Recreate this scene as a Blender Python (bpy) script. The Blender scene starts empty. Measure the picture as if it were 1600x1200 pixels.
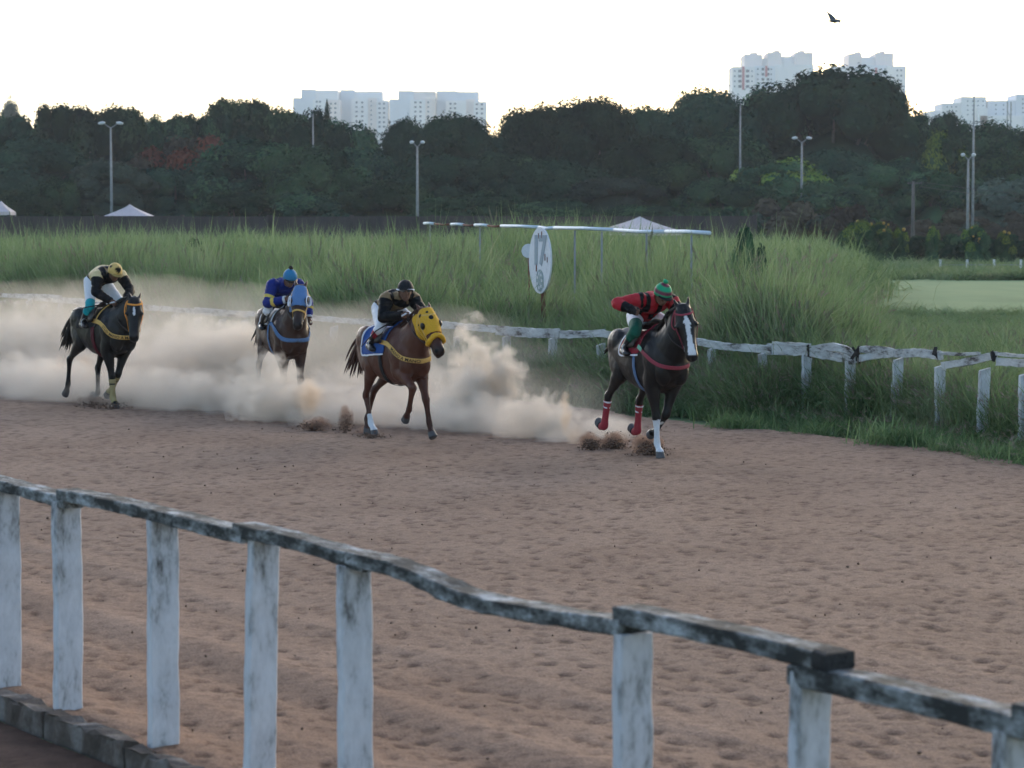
import bpy, bmesh, math, random
import numpy as np
from mathutils import Vector, Matrix
from mathutils.bvhtree import BVHTree

scene = bpy.context.scene
C = scene.collection
R = math.radians

# ---------------------------------------------------------------- camera
CAM_H = 2.9            # metres above the track
FPX = 4000.0           # focal length in pixels of the 1600 wide photograph
HORIZON = 345.0        # horizon row of the photograph
cam_data = bpy.data.cameras.new("camera")
cam_data.sensor_width = 36.0
cam_data.lens = 36.0 * FPX / 1600.0
cam_data.clip_start = 0.1
cam_data.clip_end = 9000.0
cam_data.dof.use_dof = True
cam_data.dof.focus_distance = 32.5
cam_data.dof.aperture_fstop = 4.5
cam = bpy.data.objects.new("camera", cam_data)
PITCH = math.atan((600.0 - HORIZON) / FPX)
cam.location = (0, 0, CAM_H)
cam.rotation_euler = (R(90) - PITCH, 0, 0)
C.objects.link(cam)
scene.camera = cam

# ---------------------------------------------------------------- sky, sun, exposure
SUN_EL, SUN_AZ = R(17), R(-28)       # low evening sun, beyond the trees to the left
world = bpy.data.worlds.new("World")
scene.world = world
world.use_nodes = True
wn = world.node_tree.nodes
wl = world.node_tree.links
bg = wn["Background"]
sky = wn.new("ShaderNodeTexSky")
sky.sky_type = 'NISHITA'
sky.sun_disc = False
sky.sun_elevation = SUN_EL
sky.sun_rotation = -SUN_AZ
sky.air_density = 1.0
sky.dust_density = 1.8
sky.ozone_density = 1.6
wl.new(sky.outputs[0], bg.inputs[0])
bg.inputs[1].default_value = 0.15
sun_data = bpy.data.lights.new("sun", 'SUN')
sun_data.energy = 0.65
sun_data.angle = R(25)
sun_data.color = (1.0, 0.93, 0.85)
sun = bpy.data.objects.new("sun", sun_data)
sun.rotation_euler = Vector((-math.sin(SUN_AZ) * math.cos(SUN_EL), -math.cos(SUN_AZ) * math.cos(SUN_EL), -math.sin(SUN_EL))).to_track_quat('-Z', 'Y').to_euler()
C.objects.link(sun)
scene.view_settings.view_transform = 'Standard'
scene.view_settings.look = 'None'
scene.view_settings.gamma = 1.0
scene.view_settings.exposure = 1.25
scene.view_settings.use_curve_mapping = False
cy = scene.cycles
cy.max_bounces = 4
cy.diffuse_bounces = 2
cy.glossy_bounces = 1
cy.transmission_bounces = 2
cy.transparent_max_bounces = 8
cy.volume_bounces = 2
cy.volume_step_rate = 1.0
cy.volume_max_steps = 96
cy.use_denoising = True
cy.use_adaptive_sampling = True
cy.adaptive_threshold = 0.03
scene.render.film_transparent = False

# ---------------------------------------------------------------- helpers
def S(r, g, b):
    """sRGB 0..255 to linear"""
    f = lambda v: (v / 255.0) / 12.92 if v / 255.0 <= 0.04045 else ((v / 255.0 + 0.055) / 1.055) ** 2.4
    return (f(r), f(g), f(b))

def at(px, py, Y):
    """the world point that stands at depth Y and shows at photograph pixel px, py"""
    # pitch is small: rotate the pixel ray
    x = (px - 800.0) / FPX
    y = -(py - 600.0) / FPX
    d = Vector((x, 1.0, y))
    c, s = math.cos(-PITCH), math.sin(-PITCH)
    d = Vector((d.x, d.y * c - d.z * s, d.y * s + d.z * c))
    k = Y / d.y
    return Vector((d.x * k, Y, CAM_H + d.z * k))

def ground(px, py, z=0.0):
    p = at(px, py, 1.0)
    k = (z - CAM_H) / (p.z - CAM_H)
    return Vector((p.x * k, k, z))

def tag(o, label=None, cat=None, group=None, kind=None):
    if label: o["label"] = label
    if cat: o["category"] = cat
    if group: o["group"] = group
    if kind: o["kind"] = kind
    return o

def empty(name, loc=(0, 0, 0), rz=0.0, parent=None):
    o = bpy.data.objects.new(name, None)
    o.empty_display_size = 0.2
    o.location = loc
    o.rotation_euler = (0, 0, rz)
    C.objects.link(o)
    if parent: o.parent = parent
    return o

def link(name, me, parent=None, loc=None, rz=None):
    o = bpy.data.objects.new(name, me)
    C.objects.link(o)
    if parent: o.parent = parent
    if loc is not None: o.location = loc
    if rz is not None: o.rotation_euler = (0, 0, rz)
    return o

def mesh(name, V, F, mat=None, smooth=False, colors=None):
    me = bpy.data.meshes.new(name)
    if isinstance(F, np.ndarray) and len(F):
        V = np.asarray(V, dtype=np.float32)
        k = F.shape[1]
        me.vertices.add(len(V))
        me.vertices.foreach_set("co", V.ravel())
        me.loops.add(F.size)
        me.loops.foreach_set("vertex_index", F.astype(np.int32).ravel())
        me.polygons.add(len(F))
        me.polygons.foreach_set("loop_start", np.arange(0, F.size, k, dtype=np.int32))
        me.update(calc_edges=True)
    else:
        me.from_pydata([tuple(v) for v in V], [], [tuple(f) for f in F])
        me.update()
    if mat: me.materials.append(mat)
    if smooth:
        me.polygons.foreach_set("use_smooth", np.ones(len(me.polygons), dtype=bool))
    if colors is not None:
        a = me.color_attributes.new("Col", 'FLOAT_COLOR', 'POINT')
        cc = np.ones((len(me.vertices), 4), dtype=np.float32)
        cc[:, :3] = colors
        a.data.foreach_set("color", cc.ravel())
    return me

def obj(name, V, F, mat=None, parent=None, smooth=False, loc=None, rz=None, colors=None):
    return link(name, mesh(name, V, F, mat, smooth, colors), parent, loc, rz)

# value noise ------------------------------------------------------
def _hash(ix, iy, iz, seed):
    n = (ix.astype(np.int64) * 374761393 + iy.astype(np.int64) * 668265263 + iz.astype(np.int64) * 2147483647 + seed * 974634777) & 0xffffffff
    n = ((n ^ (n >> 13)) * 1274126177) & 0xffffffff
    n = n ^ (n >> 16)
    return (n & 0xffffff) / float(0xffffff)

def vnoise(P, seed=0):
    """smooth value noise in -1..1 at the (n,3) points P"""
    P = np.asarray(P, dtype=np.float64)
    i = np.floor(P).astype(np.int64)
    f = P - i
    f = f * f * (3 - 2 * f)
    out = 0
    for dx in (0, 1):
        for dy in (0, 1):
            for dz in (0, 1):
                w = (f[:, 0] if dx else 1 - f[:, 0]) * (f[:, 1] if dy else 1 - f[:, 1]) * (f[:, 2] if dz else 1 - f[:, 2])
                out = out + w * _hash(i[:, 0] + dx, i[:, 1] + dy, i[:, 2] + dz, seed)
    return out * 2 - 1

def fbm(P, octaves=4, seed=0, gain=0.5):
    P = np.asarray(P, dtype=np.float64)
    a, s, t = 1.0, 0, 0
    for k in range(octaves):
        s = s + a * vnoise(P * 2 ** k + 17.3 * k, seed + k)
        t += a
        a *= gain
    return s / t

# geometry builders ------------------------------------------------
class MB:
    """collects shapes that become ONE mesh"""
    def __init__(self):
        self.V, self.F, self.col = [], [], []
    def add(self, V, F):
        b = len(self.V)
        self.V += [tuple(v) for v in V]
        self.F += [tuple(i + b for i in f) for f in F]
        return self
    def box(self, c, s, M=None, taper=1.0):
        hx, hy, hz = s[0] / 2, s[1] / 2, s[2] / 2
        vs = []
        for z in (-hz, hz):
            k = taper if z > 0 else 1.0
            for x, y in ((-hx, -hy), (hx, -hy), (hx, hy), (-hx, hy)):
                vs.append(Vector((x * k, y * k, z)))
        if M is not None: vs = [M @ v for v in vs]
        vs = [v + Vector(c) for v in vs]
        return self.add(vs, [(0, 3, 2, 1), (4, 5, 6, 7), (0, 1, 5, 4), (1, 2, 6, 5), (2, 3, 7, 6), (3, 0, 4, 7)])
    def tube(self, pts, rad, n=8, cap=True):
        pts = [Vector(p) for p in pts]
        if not hasattr(rad, '__len__'): rad = [rad] * len(pts)
        rings = []
        up = Vector((0, 0, 1))
        for i, p in enumerate(pts):
            t = (pts[min(i + 1, len(pts) - 1)] - pts[max(i - 1, 0)]).normalized()
            a = up if abs(t.z) < 0.95 else Vector((1, 0, 0))
            u = t.cross(a).normalized()
            v = u.cross(t).normalized()
            rings.append([p + (u * math.cos(2 * math.pi * k / n) + v * math.sin(2 * math.pi * k / n)) * rad[i] for k in range(n)])
        V = [q for r in rings for q in r]
        F = []
        for i in range(len(rings) - 1):
            for k in range(n):
                k2 = (k + 1) % n
                F.append((i * n + k, i * n + k2, (i + 1) * n + k2, (i + 1) * n + k))
        if cap:
            F.append(tuple(range(n - 1, -1, -1)))
            F.append(tuple((len(rings) - 1) * n + k for k in range(n)))
        return self.add(V, F)
    def ball(self, c, r, seg=12, rings=8, M=None):
        r = Vector((r, r, r)) if not hasattr(r, '__len__') else Vector(r)
        V = [Vector((0, 0, r.z))]
        for i in range(1, rings):
            th = math.pi * i / rings
            for k in range(seg):
                ph = 2 * math.pi * k / seg
                V.append(Vector((r.x * math.sin(th) * math.cos(ph), r.y * math.sin(th) * math.sin(ph), r.z * math.cos(th))))
        V.append(Vector((0, 0, -r.z)))
        F = []
        for k in range(seg):
            F.append((0, 1 + k, 1 + (k + 1) % seg))
        for i in range(rings - 2):
            for k in range(seg):
                a = 1 + i * seg + k; b = 1 + i * seg + (k + 1) % seg
                F.append((a, a + seg, b + seg, b))
        last = len(V) - 1
        o = 1 + (rings - 2) * seg
        for k in range(seg):
            F.append((o + k, last, o + (k + 1) % seg))
        if M is not None: V = [M @ v for v in V]
        return self.add([v + Vector(c) for v in V], F)
    def build(self, name, mat, parent=None, smooth=False, loc=None, rz=None, bevel=0.0):
        me = mesh(name, self.V, self.F, mat, smooth)
        if bevel:
            bm = bmesh.new(); bm.from_mesh(me)
            bmesh.ops.bevel(bm, geom=bm.edges[:], offset=bevel, segments=2, affect='EDGES', profile=0.6)
            bm.to_mesh(me); bm.free()
        return link(name, me, parent, loc, rz)

# materials --------------------------------------------------------
def nodes(name):
    m = bpy.data.materials.new(name)
    m.use_nodes = True
    nt = m.node_tree
    return m, nt, nt.nodes["Principled BSDF"]

def N(nt, typ, **kw):
    n = nt.nodes.new(typ)
    for k, v in kw.items():
        if k.startswith("i_"):
            n.inputs[int(k[2:])].default_value = v
        else:
            setattr(n, k, v)
    return n

def ramp(nt, fac, stops):
    r = nt.nodes.new("ShaderNodeValToRGB")
    e = r.color_ramp.elements
    while len(e) < len(stops): e.new(0.5)
    for el, (p, c) in zip(e, stops):
        el.position = p
        el.color = (c[0], c[1], c[2], 1)
    nt.links.new(fac, r.inputs[0])
    return r

def mat_noise(name, stops, scale=6.0, rough=0.7, detail=5.0, bump=0.0, bscale=None, coord='Object', stretch=(1, 1, 1), spec=0.3, rand=0.0, distortion=0.0, sheen=0.0):
    """principled with a noise-driven colour ramp and optional bump"""
    m, nt, b = nodes(name)
    tc = N(nt, "ShaderNodeTexCoord")
    mp = N(nt, "ShaderNodeMapping")
    mp.inputs[3].default_value = stretch
    nt.links.new(tc.outputs[coord], mp.inputs[0])
    nz = N(nt, "ShaderNodeTexNoise")
    nz.inputs["Scale"].default_value = scale
    nz.inputs["Detail"].default_value = detail
    nz.inputs["Roughness"].default_value = 0.6
    nz.inputs["Distortion"].default_value = distortion
    nt.links.new(mp.outputs[0], nz.inputs["Vector"])
    if rand:
        oi = N(nt, "ShaderNodeObjectInfo")
        ad = N(nt, "ShaderNodeVectorMath", operation='ADD')
        ml = N(nt, "ShaderNodeMath", operation='MULTIPLY'); ml.inputs[1].default_value = 40.0
        nt.links.new(oi.outputs["Random"], ml.inputs[0])
        nt.links.new(mp.outputs[0], ad.inputs[0]); nt.links.new(ml.outputs[0], ad.inputs[1])
        nt.links.new(ad.outputs[0], nz.inputs["Vector"])
    r = ramp(nt, nz.outputs["Fac"], stops)
    nt.links.new(r.outputs[0], b.inputs["Base Color"])
    b.inputs["Roughness"].default_value = rough
    b.inputs["Specular IOR Level"].default_value = spec
    if sheen:
        b.inputs["Sheen Weight"].default_value = sheen
    if bump:
        n2 = N(nt, "ShaderNodeTexNoise")
        n2.inputs["Scale"].default_value = bscale or scale * 4
        n2.inputs["Detail"].default_value = 6.0
        nt.links.new(mp.outputs[0], n2.inputs["Vector"])
        bp = N(nt, "ShaderNodeBump")
        bp.inputs["Strength"].default_value = bump
        bp.inputs["Distance"].default_value = 0.02
        nt.links.new(n2.outputs["Fac"], bp.inputs["Height"])
        nt.links.new(bp.outputs[0], b.inputs["Normal"])
    return m

def mat_plain(name, col, rough=0.6, vary=0.12, scale=25.0, spec=0.3, bump=0.0):
    a = tuple(c * (1 - vary) for c in col)
    d = tuple(min(1, c * (1 + vary)) for c in col)
    return mat_noise(name, [(0.3, a), (0.7, d)], scale=scale, rough=rough, spec=spec, bump=bump)

def mat_vcol(name, rough=0.5, spec=0.4, vary=0.25, scale=30.0, bump=0.0, bscale=60.0, sheen=0.0):
    """colour markings stored on the mesh, broken up by fine noise"""
    m, nt, b = nodes(name)
    at_ = N(nt, "ShaderNodeAttribute", attribute_name="Col")
    tc = N(nt, "ShaderNodeTexCoord")
    nz = N(nt, "ShaderNodeTexNoise"); nz.inputs["Scale"].default_value = scale; nz.inputs["Detail"].default_value = 4
    nt.links.new(tc.outputs["Object"], nz.inputs["Vector"])
    mr = N(nt, "ShaderNodeMapRange")
    mr.inputs["To Min"].default_value = 1 - vary; mr.inputs["To Max"].default_value = 1 + vary
    nt.links.new(nz.outputs["Fac"], mr.inputs["Value"])
    mx = N(nt, "ShaderNodeMix", data_type='RGBA', blend_type='MULTIPLY')
    mx.inputs[0].default_value = 1.0
    nt.links.new(at_.outputs["Color"], mx.inputs[6]); nt.links.new(mr.outputs[0], mx.inputs[7])
    nt.links.new(mx.outputs[2], b.inputs["Base Color"])
    b.inputs["Roughness"].default_value = rough
    b.inputs["Specular IOR Level"].default_value = spec
    if sheen: b.inputs["Sheen Weight"].default_value = sheen
    if bump:
        n2 = N(nt, "ShaderNodeTexNoise"); n2.inputs["Scale"].default_value = bscale; n2.inputs["Detail"].default_value = 3
        nt.links.new(tc.outputs["Object"], n2.inputs["Vector"])
        bp = N(nt, "ShaderNodeBump"); bp.inputs["Strength"].default_value = bump; bp.inputs["Distance"].default_value = 0.01
        nt.links.new(n2.outputs["Fac"], bp.inputs["Height"]); nt.links.new(bp.outputs[0], b.inputs["Normal"])
    return m

def polyline(pts, step):
    """resample a smooth Catmull-Rom line through pts at about step"""
    pts = [np.array(p, dtype=float) for p in pts]
    e = [2 * pts[0] - pts[1]] + pts + [2 * pts[-1] - pts[-2]]
    out = []
    for i in range(1, len(e) - 2):
        n = max(2, int(np.linalg.norm(e[i + 1] - e[i]) / step * 4))
        for k in range(n):
            t = k / n
            out.append(0.5 * (2 * e[i] + (e[i + 1] - e[i - 1]) * t + (2 * e[i - 1] - 5 * e[i] + 4 * e[i + 1] - e[i + 2]) * t * t + (3 * e[i] - e[i - 1] - 3 * e[i + 1] + e[i + 2]) * t ** 3))
    out.append(pts[-1])
    out = np.array(out)
    d = np.r_[0, np.cumsum(np.linalg.norm(np.diff(out, axis=0), axis=1))]
    m = max(2, int(d[-1] / step) + 1)
    s = np.linspace(0, d[-1], m)
    return np.stack([np.interp(s, d, out[:, k]) for k in range(out.shape[1])], 1)
# ================================================================ materials of the setting
def make_track_material():
    m, nt, b = nodes("track_sand")
    tc = N(nt, "ShaderNodeTexCoord")
    n1 = N(nt, "ShaderNodeTexNoise"); n1.inputs["Scale"].default_value = 0.55; n1.inputs["Detail"].default_value = 6
    n2 = N(nt, "ShaderNodeTexNoise"); n2.inputs["Scale"].default_value = 9.0; n2.inputs["Detail"].default_value = 5; n2.inputs["Roughness"].default_value = 0.7
    n3 = N(nt, "ShaderNodeTexNoise"); n3.inputs["Scale"].default_value = 60.0; n3.inputs["Detail"].default_value = 2
    for n in (n1, n2, n3): nt.links.new(tc.outputs["Object"], n.inputs["Vector"])
    r1 = ramp(nt, n1.outputs["Fac"], [(0.3, (0.228, 0.151, 0.110)), (0.7, (0.285, 0.198, 0.148))])
    r2 = ramp(nt, n2.outputs["Fac"], [(0.30, (0.52, 0.48, 0.46)), (0.44, (0.92, 0.91, 0.90)), (0.70, (1.1, 1.08, 1.06))])
    mx = N(nt, "ShaderNodeMix", data_type='RGBA', blend_type='MULTIPLY'); mx.inputs[0].default_value = 1.0
    nt.links.new(r1.outputs[0], mx.inputs[6]); nt.links.new(r2.outputs[0], mx.inputs[7])
    r3 = ramp(nt, n3.outputs["Fac"], [(0.3, (0.72, 0.70, 0.69)), (0.65, (1.1, 1.1, 1.1))])
    mx2 = N(nt, "ShaderNodeMix", data_type='RGBA', blend_type='MULTIPLY'); mx2.inputs[0].default_value = 1.0
    nt.links.new(mx.outputs[2], mx2.inputs[6]); nt.links.new(r3.outputs[0], mx2.inputs[7])
    # darker tone in the hoof prints and ruts, stored with the mesh that carries them
    at_ = N(nt, "ShaderNodeAttribute", attribute_name="Col")
    mx3 = N(nt, "ShaderNodeMix", data_type='RGBA', blend_type='MULTIPLY'); mx3.inputs[0].default_value = 1.0
    nt.links.new(mx2.outputs[2], mx3.inputs[6]); nt.links.new(at_.outputs["Color"], mx3.inputs[7])
    nt.links.new(mx3.outputs[2], b.inputs["Base Color"])
    b.inputs["Roughness"].default_value = 0.95
    b.inputs["Specular IOR Level"].default_value = 0.1
    ad = N(nt, "ShaderNodeMath", operation='MULTIPLY_ADD'); ad.inputs[1].default_value = 0.35
    nt.links.new(n3.outputs["Fac"], ad.inputs[0]); nt.links.new(n2.outputs["Fac"], ad.inputs[2])
    bp = N(nt, "ShaderNodeBump"); bp.inputs["Strength"].default_value = 0.7; bp.inputs["Distance"].default_value = 0.03
    nt.links.new(ad.outputs[0], bp.inputs["Height"]); nt.links.new(bp.outputs[0], b.inputs["Normal"])
    return m

M_track = make_track_material()
M_meadow = mat_noise("meadow_ground", [(0.3, (0.075, 0.105, 0.050)), (0.55, (0.125, 0.170, 0.082)), (0.75, (0.18, 0.205, 0.11))], scale=0.8, rough=0.95, bump=0.6, bscale=6, coord='Object', spec=0.1)
M_turf = mat_noise("mown_turf", [(0.32, (0.085, 0.165, 0.072)), (0.5, (0.115, 0.205, 0.095)), (0.68, (0.145, 0.225, 0.105))], scale=0.22, rough=0.95, detail=8, bump=0.5, bscale=5, spec=0.1, stretch=(1, 0.4, 1))
M_earth = mat_noise("dark_earth", [(0.3, (0.045, 0.026, 0.02)), (0.6, (0.085, 0.05, 0.038)), (0.8, (0.12, 0.075, 0.055))], scale=5, rough=0.95, bump=0.8, bscale=25, spec=0.1)
M_post = None
def make_paint(name, white, grey, dark, thr, scale, streak=(3, 3, 0.7), rand=1.0, low=0.0):
    """chalky white paint with mildew; streaks run along the given axis"""
    m, nt, b = nodes(name)
    tc = N(nt, "ShaderNodeTexCoord")
    mp = N(nt, "ShaderNodeMapping"); mp.inputs[3].default_value = streak
    oi = N(nt, "ShaderNodeObjectInfo")
    ml = N(nt, "ShaderNodeMath", operation='MULTIPLY'); ml.inputs[1].default_value = 50.0
    nt.links.new(oi.outputs["Random"], ml.inputs[0])
    nt.links.new(tc.outputs["Object"], mp.inputs[0])
    ad = N(nt, "ShaderNodeVectorMath", operation='ADD')
    nt.links.new(mp.outputs[0], ad.inputs[0]); nt.links.new(ml.outputs[0], ad.inputs[1])
    n1 = N(nt, "ShaderNodeTexNoise"); n1.inputs["Scale"].default_value = scale; n1.inputs["Detail"].default_value = 7; n1.inputs["Roughness"].default_value = 0.65
    n2 = N(nt, "ShaderNodeTexNoise"); n2.inputs["Scale"].default_value = scale * 7; n2.inputs["Detail"].default_value = 4
    for n in (n1, n2): nt.links.new(ad.outputs[0], n.inputs["Vector"])
    mxf = N(nt, "ShaderNodeMath", operation='MULTIPLY_ADD'); mxf.inputs[1].default_value = 0.22
    nt.links.new(n2.outputs["Fac"], mxf.inputs[0]); nt.links.new(n1.outputs["Fac"], mxf.inputs[2])
    src = mxf.outputs[0]
    # mildew gathers near the top of a post (local z, in metres)
    if low:
        sp = N(nt, "ShaderNodeSeparateXYZ"); nt.links.new(tc.outputs["Object"], sp.inputs[0])
        mr = N(nt, "ShaderNodeMapRange"); mr.inputs[1].default_value = 0.55; mr.inputs[2].default_value = 1.25; mr.inputs[3].default_value = 0.0; mr.inputs[4].default_value = -low
        nt.links.new(sp.outputs[2], mr.inputs[0])
        mr2 = N(nt, "ShaderNodeMapRange"); mr2.inputs[1].default_value = 0.0; mr2.inputs[2].default_value = 0.35; mr2.inputs[3].default_value = -low * 0.8; mr2.inputs[4].default_value = 0.0
        nt.links.new(sp.outputs[2], mr2.inputs[0])
        s1 = N(nt, "ShaderNodeMath", operation='ADD'); nt.links.new(mr.outputs[0], s1.inputs[0]); nt.links.new(mr2.outputs[0], s1.inputs[1])
        s2 = N(nt, "ShaderNodeMath", operation='ADD'); nt.links.new(s1.outputs[0], s2.inputs[0]); nt.links.new(src, s2.inputs[1])
        src = s2.outputs[0]
    r = ramp(nt, src, [(thr - 0.16, dark), (thr - 0.04, grey), (thr + 0.08, tuple(0.85 * w for w in white)), (min(thr + 0.25, 1), white)])
    nt.links.new(r.outputs[0], b.inputs["Base Color"])
    b.inputs["Roughness"].default_value = 0.8
    b.inputs["Specular IOR Level"].default_value = 0.2
    bp = N(nt, "ShaderNodeBump"); bp.inputs["Strength"].default_value = 0.5; bp.inputs["Distance"].default_value = 0.006
    nt.links.new(mxf.outputs[0], bp.inputs["Height"]); nt.links.new(bp.outputs[0], b.inputs["Normal"])
    return m
M_post = make_paint("post_whitewash", (0.60, 0.60, 0.62), (0.30, 0.30, 0.30), (0.055, 0.05, 0.045), 0.45, 5.0, (2, 2, 0.8), low=0.14)
M_rail = make_paint("rail_worn_paint", (0.46, 0.48, 0.49), (0.17, 0.175, 0.17), (0.035, 0.035, 0.033), 0.70, 3.2, (1.4, 3, 3))
M_railfar = make_paint("far_rail_paint", (0.58, 0.59, 0.58), (0.36, 0.36, 0.35), (0.06, 0.052, 0.05), 0.61, 2.6, (0.9, 3, 3))
M_postfar = make_paint("far_post_paint", (0.55, 0.57, 0.58), (0.33, 0.33, 0.33), (0.09, 0.07, 0.06), 0.50, 4.0, (2, 2, 0.5), low=0.08)
M_charred = mat_noise("charred_wood", [(0.3, (0.012, 0.012, 0.013)), (0.7, (0.045, 0.043, 0.042))], scale=14, rough=0.9, bump=0.6)
M_kerb = mat_noise("kerb_concrete", [(0.3, (0.05, 0.037, 0.030)), (0.55, (0.10, 0.082, 0.070)), (0.78, (0.26, 0.24, 0.225))], scale=3.5, rough=0.9, bump=0.6, bscale=30, spec=0.15)

# ================================================================ ground sheets
G = 4500.0
gx = np.concatenate([[-G, -1500, -500], np.linspace(-150, 150, 31), [500, 1500, G]])
gy = np.concatenate([[-200, -20], np.linspace(0, 220, 23), [400, 1000, 2500, 6500]])
gv = np.array([(x, y, -0.10) for y in gy for x in gx])
nx = len(gx)
gf = np.array([(j * nx + i, j * nx + i + 1, (j + 1) * nx + i + 1, (j + 1) * nx + i) for j in range(len(gy) - 1) for i in range(nx - 1)])
tag(obj("ground", gv, gf, M_meadow), "green meadow ground reaching to the horizon", kind="structure")

FAR_EDGE = polyline([(-16.5, 71.0), (-13.6, 63.8), (-9.3, 55.6), (-4.9, 48.0), (-0.1, 41.6), (2.2, 37.4), (3.5, 35.5), (5.04, 33.4), (6.15, 30.8), (7.4, 27.5), (9.0, 23.0)], 0.3)
FAR_FENCE = polyline([(-15.8, 70.0), (-12.9, 64.5), (-8.6, 56.5), (-4.2, 48.8), (0.6, 42.6), (2.8, 40.0), (4.4, 37.8), (5.4, 35.75), (6.22, 33.6), (7.1, 30.9), (8.4, 27.0)], 0.05)
NP0, NPD = np.array((-2.56, 14.83)), np.array((0.612, -0.915))      # near fence: a post and the step to the next
def far_edge_x(Y):
    return np.interp(Y, FAR_EDGE[::-1, 1], FAR_EDGE[::-1, 0])
def near_x(Y):
    return NP0[0] + (Y - NP0[1]) / NPD[1] * NPD[0]

def worley_pits(X, Y, cell, seed, along):
    """distance in cell units to the nearest jittered cell centre, in coordinates turned along the track"""
    c, s = math.cos(along), math.sin(along)
    u = (X * c + Y * s) / cell; v = (-X * s + Y * c) / cell
    iu, iv = np.floor(u), np.floor(v)
    best = np.full(X.shape, 9.0); rid = np.zeros(X.shape)
    for du in (-1, 0, 1):
        for dv in (-1, 0, 1):
            a, b2 = iu + du, iv + dv
            z = np.zeros_like(a)
            jx = _hash(a, b2, z, seed); jy = _hash(a, b2, z + 7, seed); rr = _hash(a, b2, z + 13, seed)
            d = np.hypot((u - a - jx) * 0.75, v - b2 - jy) / (0.45 + 0.75 * rr)
            q = d < best
            best = np.where(q, d, best); rid = np.where(q, rr, rid)
    return best, rid

def build_track():
    ys = [7.0]
    while ys[-1] < 72:
        y = ys[-1]
        ys.append(y + (min(max(y * y * 0.00021, 0.026), 0.07) if y < 44 else 0.25))
    ys = np.array(ys)
    nc = 420
    fr = np.linspace(-0.275, 0.275, nc)
    X = fr[None, :] * (ys[:, None] + 1.5)
    Y = np.repeat(ys[:, None], nc, 1)
    P = np.stack([X.ravel(), Y.ravel(), np.zeros(X.size)], 1)
    along = math.atan2(-0.83, 0.56)
    c, s = math.cos(along), math.sin(along)
    U = P[:, 0] * c + P[:, 1] * s; W = -P[:, 0] * s + P[:, 1] * c
    Q = np.stack([U * 0.7, W * 1.3, 0 * U], 1)
    h = 0.018 * fbm(Q * 0.55, 2, 3) + 0.005 * fbm(Q * 2.2, 3, 5)
    amp = np.clip(1.0 - (P[:, 1] - 30) / 30, 0.3, 1)
    d1, r1 = worley_pits(P[:, 0], P[:, 1], 0.20, 11, along)
    d2, r2 = worley_pits(P[:, 0] + 3.1, P[:, 1] + 1.7, 0.10, 23, along)
    pit1 = np.exp(-(d1 / 0.34) ** 2) * (r1 > 0.25)
    pit2 = np.exp(-(d2 / 0.36) ** 2) * (r2 > 0.35)
    rim = np.exp(-((d1 - 0.72) / 0.22) ** 2) * (r1 > 0.25)
    # distance from the near fence, for the harrow and cart ruts
    nrm = np.array((NPD[1], -NPD[0])) / np.hypot(*NPD)
    T = -((P[:, 0] - NP0[0]) * nrm[0] + (P[:, 1] - NP0[1]) * nrm[1])
    Tw = T + 0.10 * vnoise(np.stack([U * 0.35, 0 * U, 0 * U], 1), 31)
    rut = np.zeros(len(P)); smooth = np.zeros(len(P))
    for t0, w, dep in ((0.50, 0.17, 0.020), (1.45, 0.20, 0.030), (2.6, 0.16, 0.014)):
        rut -= dep * np.exp(-((Tw - t0) / w) ** 2)
        rut += dep * 0.75 * np.exp(-((Tw - t0 - w * 2.0) / (w * 0.8)) ** 2)
        smooth += np.exp(-((Tw - t0 - w * 2.0) / (w * 1.1)) ** 2)
    smooth = np.clip(smooth * (0.6 + 0.4 * vnoise(np.stack([U * 0.6, 0 * U, 0 * U + 3], 1), 41)), 0, 0.85)
    irr = 0.22 * fbm(P * 11, 3, 51)
    s1 = np.clip((pit1 + irr - .52) / .30, 0, 1) * (r1 > .64); s2 = np.clip((pit2 + irr - .5) / .30, 0, 1) * (r2 > .66)
    detail = -0.012 * s1 - 0.007 * s2 + 0.004 * rim * (r1 > .5) + 0.0035 * fbm(P * 7, 3, 9) + 0.0045 * fbm(P * 21, 3, 19)
    h = h + detail * amp * (1 - smooth) + rut
    h += 0.06 * np.exp(-((T - 0.1) / 0.35) ** 2) * 0.6
    Z = h
    mottled = np.clip(1 - (0.46 * s1 * (.3 + .7 * r1) + 0.34 * s2 * r2 + .10 * np.clip(fbm(P * 1.7, 3, 61), 0, 1)) * (1 - smooth), 0.42, 1.0)  # factor that darkens the sand in the hoof prints
    mottled *= 1 + 0.15 * smooth - .10 * np.clip(-rut * 30, 0, 1)
    redder = np.clip(1 - (T - .3) / 3.4, 0, 1) * .8
    patch_ = .05 * fbm(P * .45, 3, 71)
    col = np.stack([mottled * (1 + patch_), mottled ** 1.1 * (1 - .09 * redder) * (1 + patch_), mottled ** 1.15 * (1 - .15 * redder) * (1 + patch_ * .8)], 1)
    V = np.stack([P[:, 0], P[:, 1], Z], 1)
    i = np.arange(len(ys) - 1)[:, None] * nc + np.arange(nc - 1)[None, :]
    F = np.stack([i, i + 1, i + nc + 1, i + nc], -1).reshape(-1, 4)
    cx = V[F].mean(1)
    keep = (cx[:, 0] < far_edge_x(cx[:, 1]) + 0.18 * vnoise(np.stack([cx[:, 0] * 2, cx[:, 1] * 2, 0 * cx[:, 0]], 1), 77)) & (cx[:, 0] > near_x(cx[:, 1]) - 0.12)
    F = F[keep]
    used, inv = np.unique(F, return_inverse=True)
    V = V[used]; col = col[used]; F = inv.reshape(F.shape)
    o = obj("race_track", V, F, M_track, smooth=True, colors=col)
    tag(o, "reddish brown sand race track churned by hooves and ruts", kind="structure")
build_track()

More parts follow.
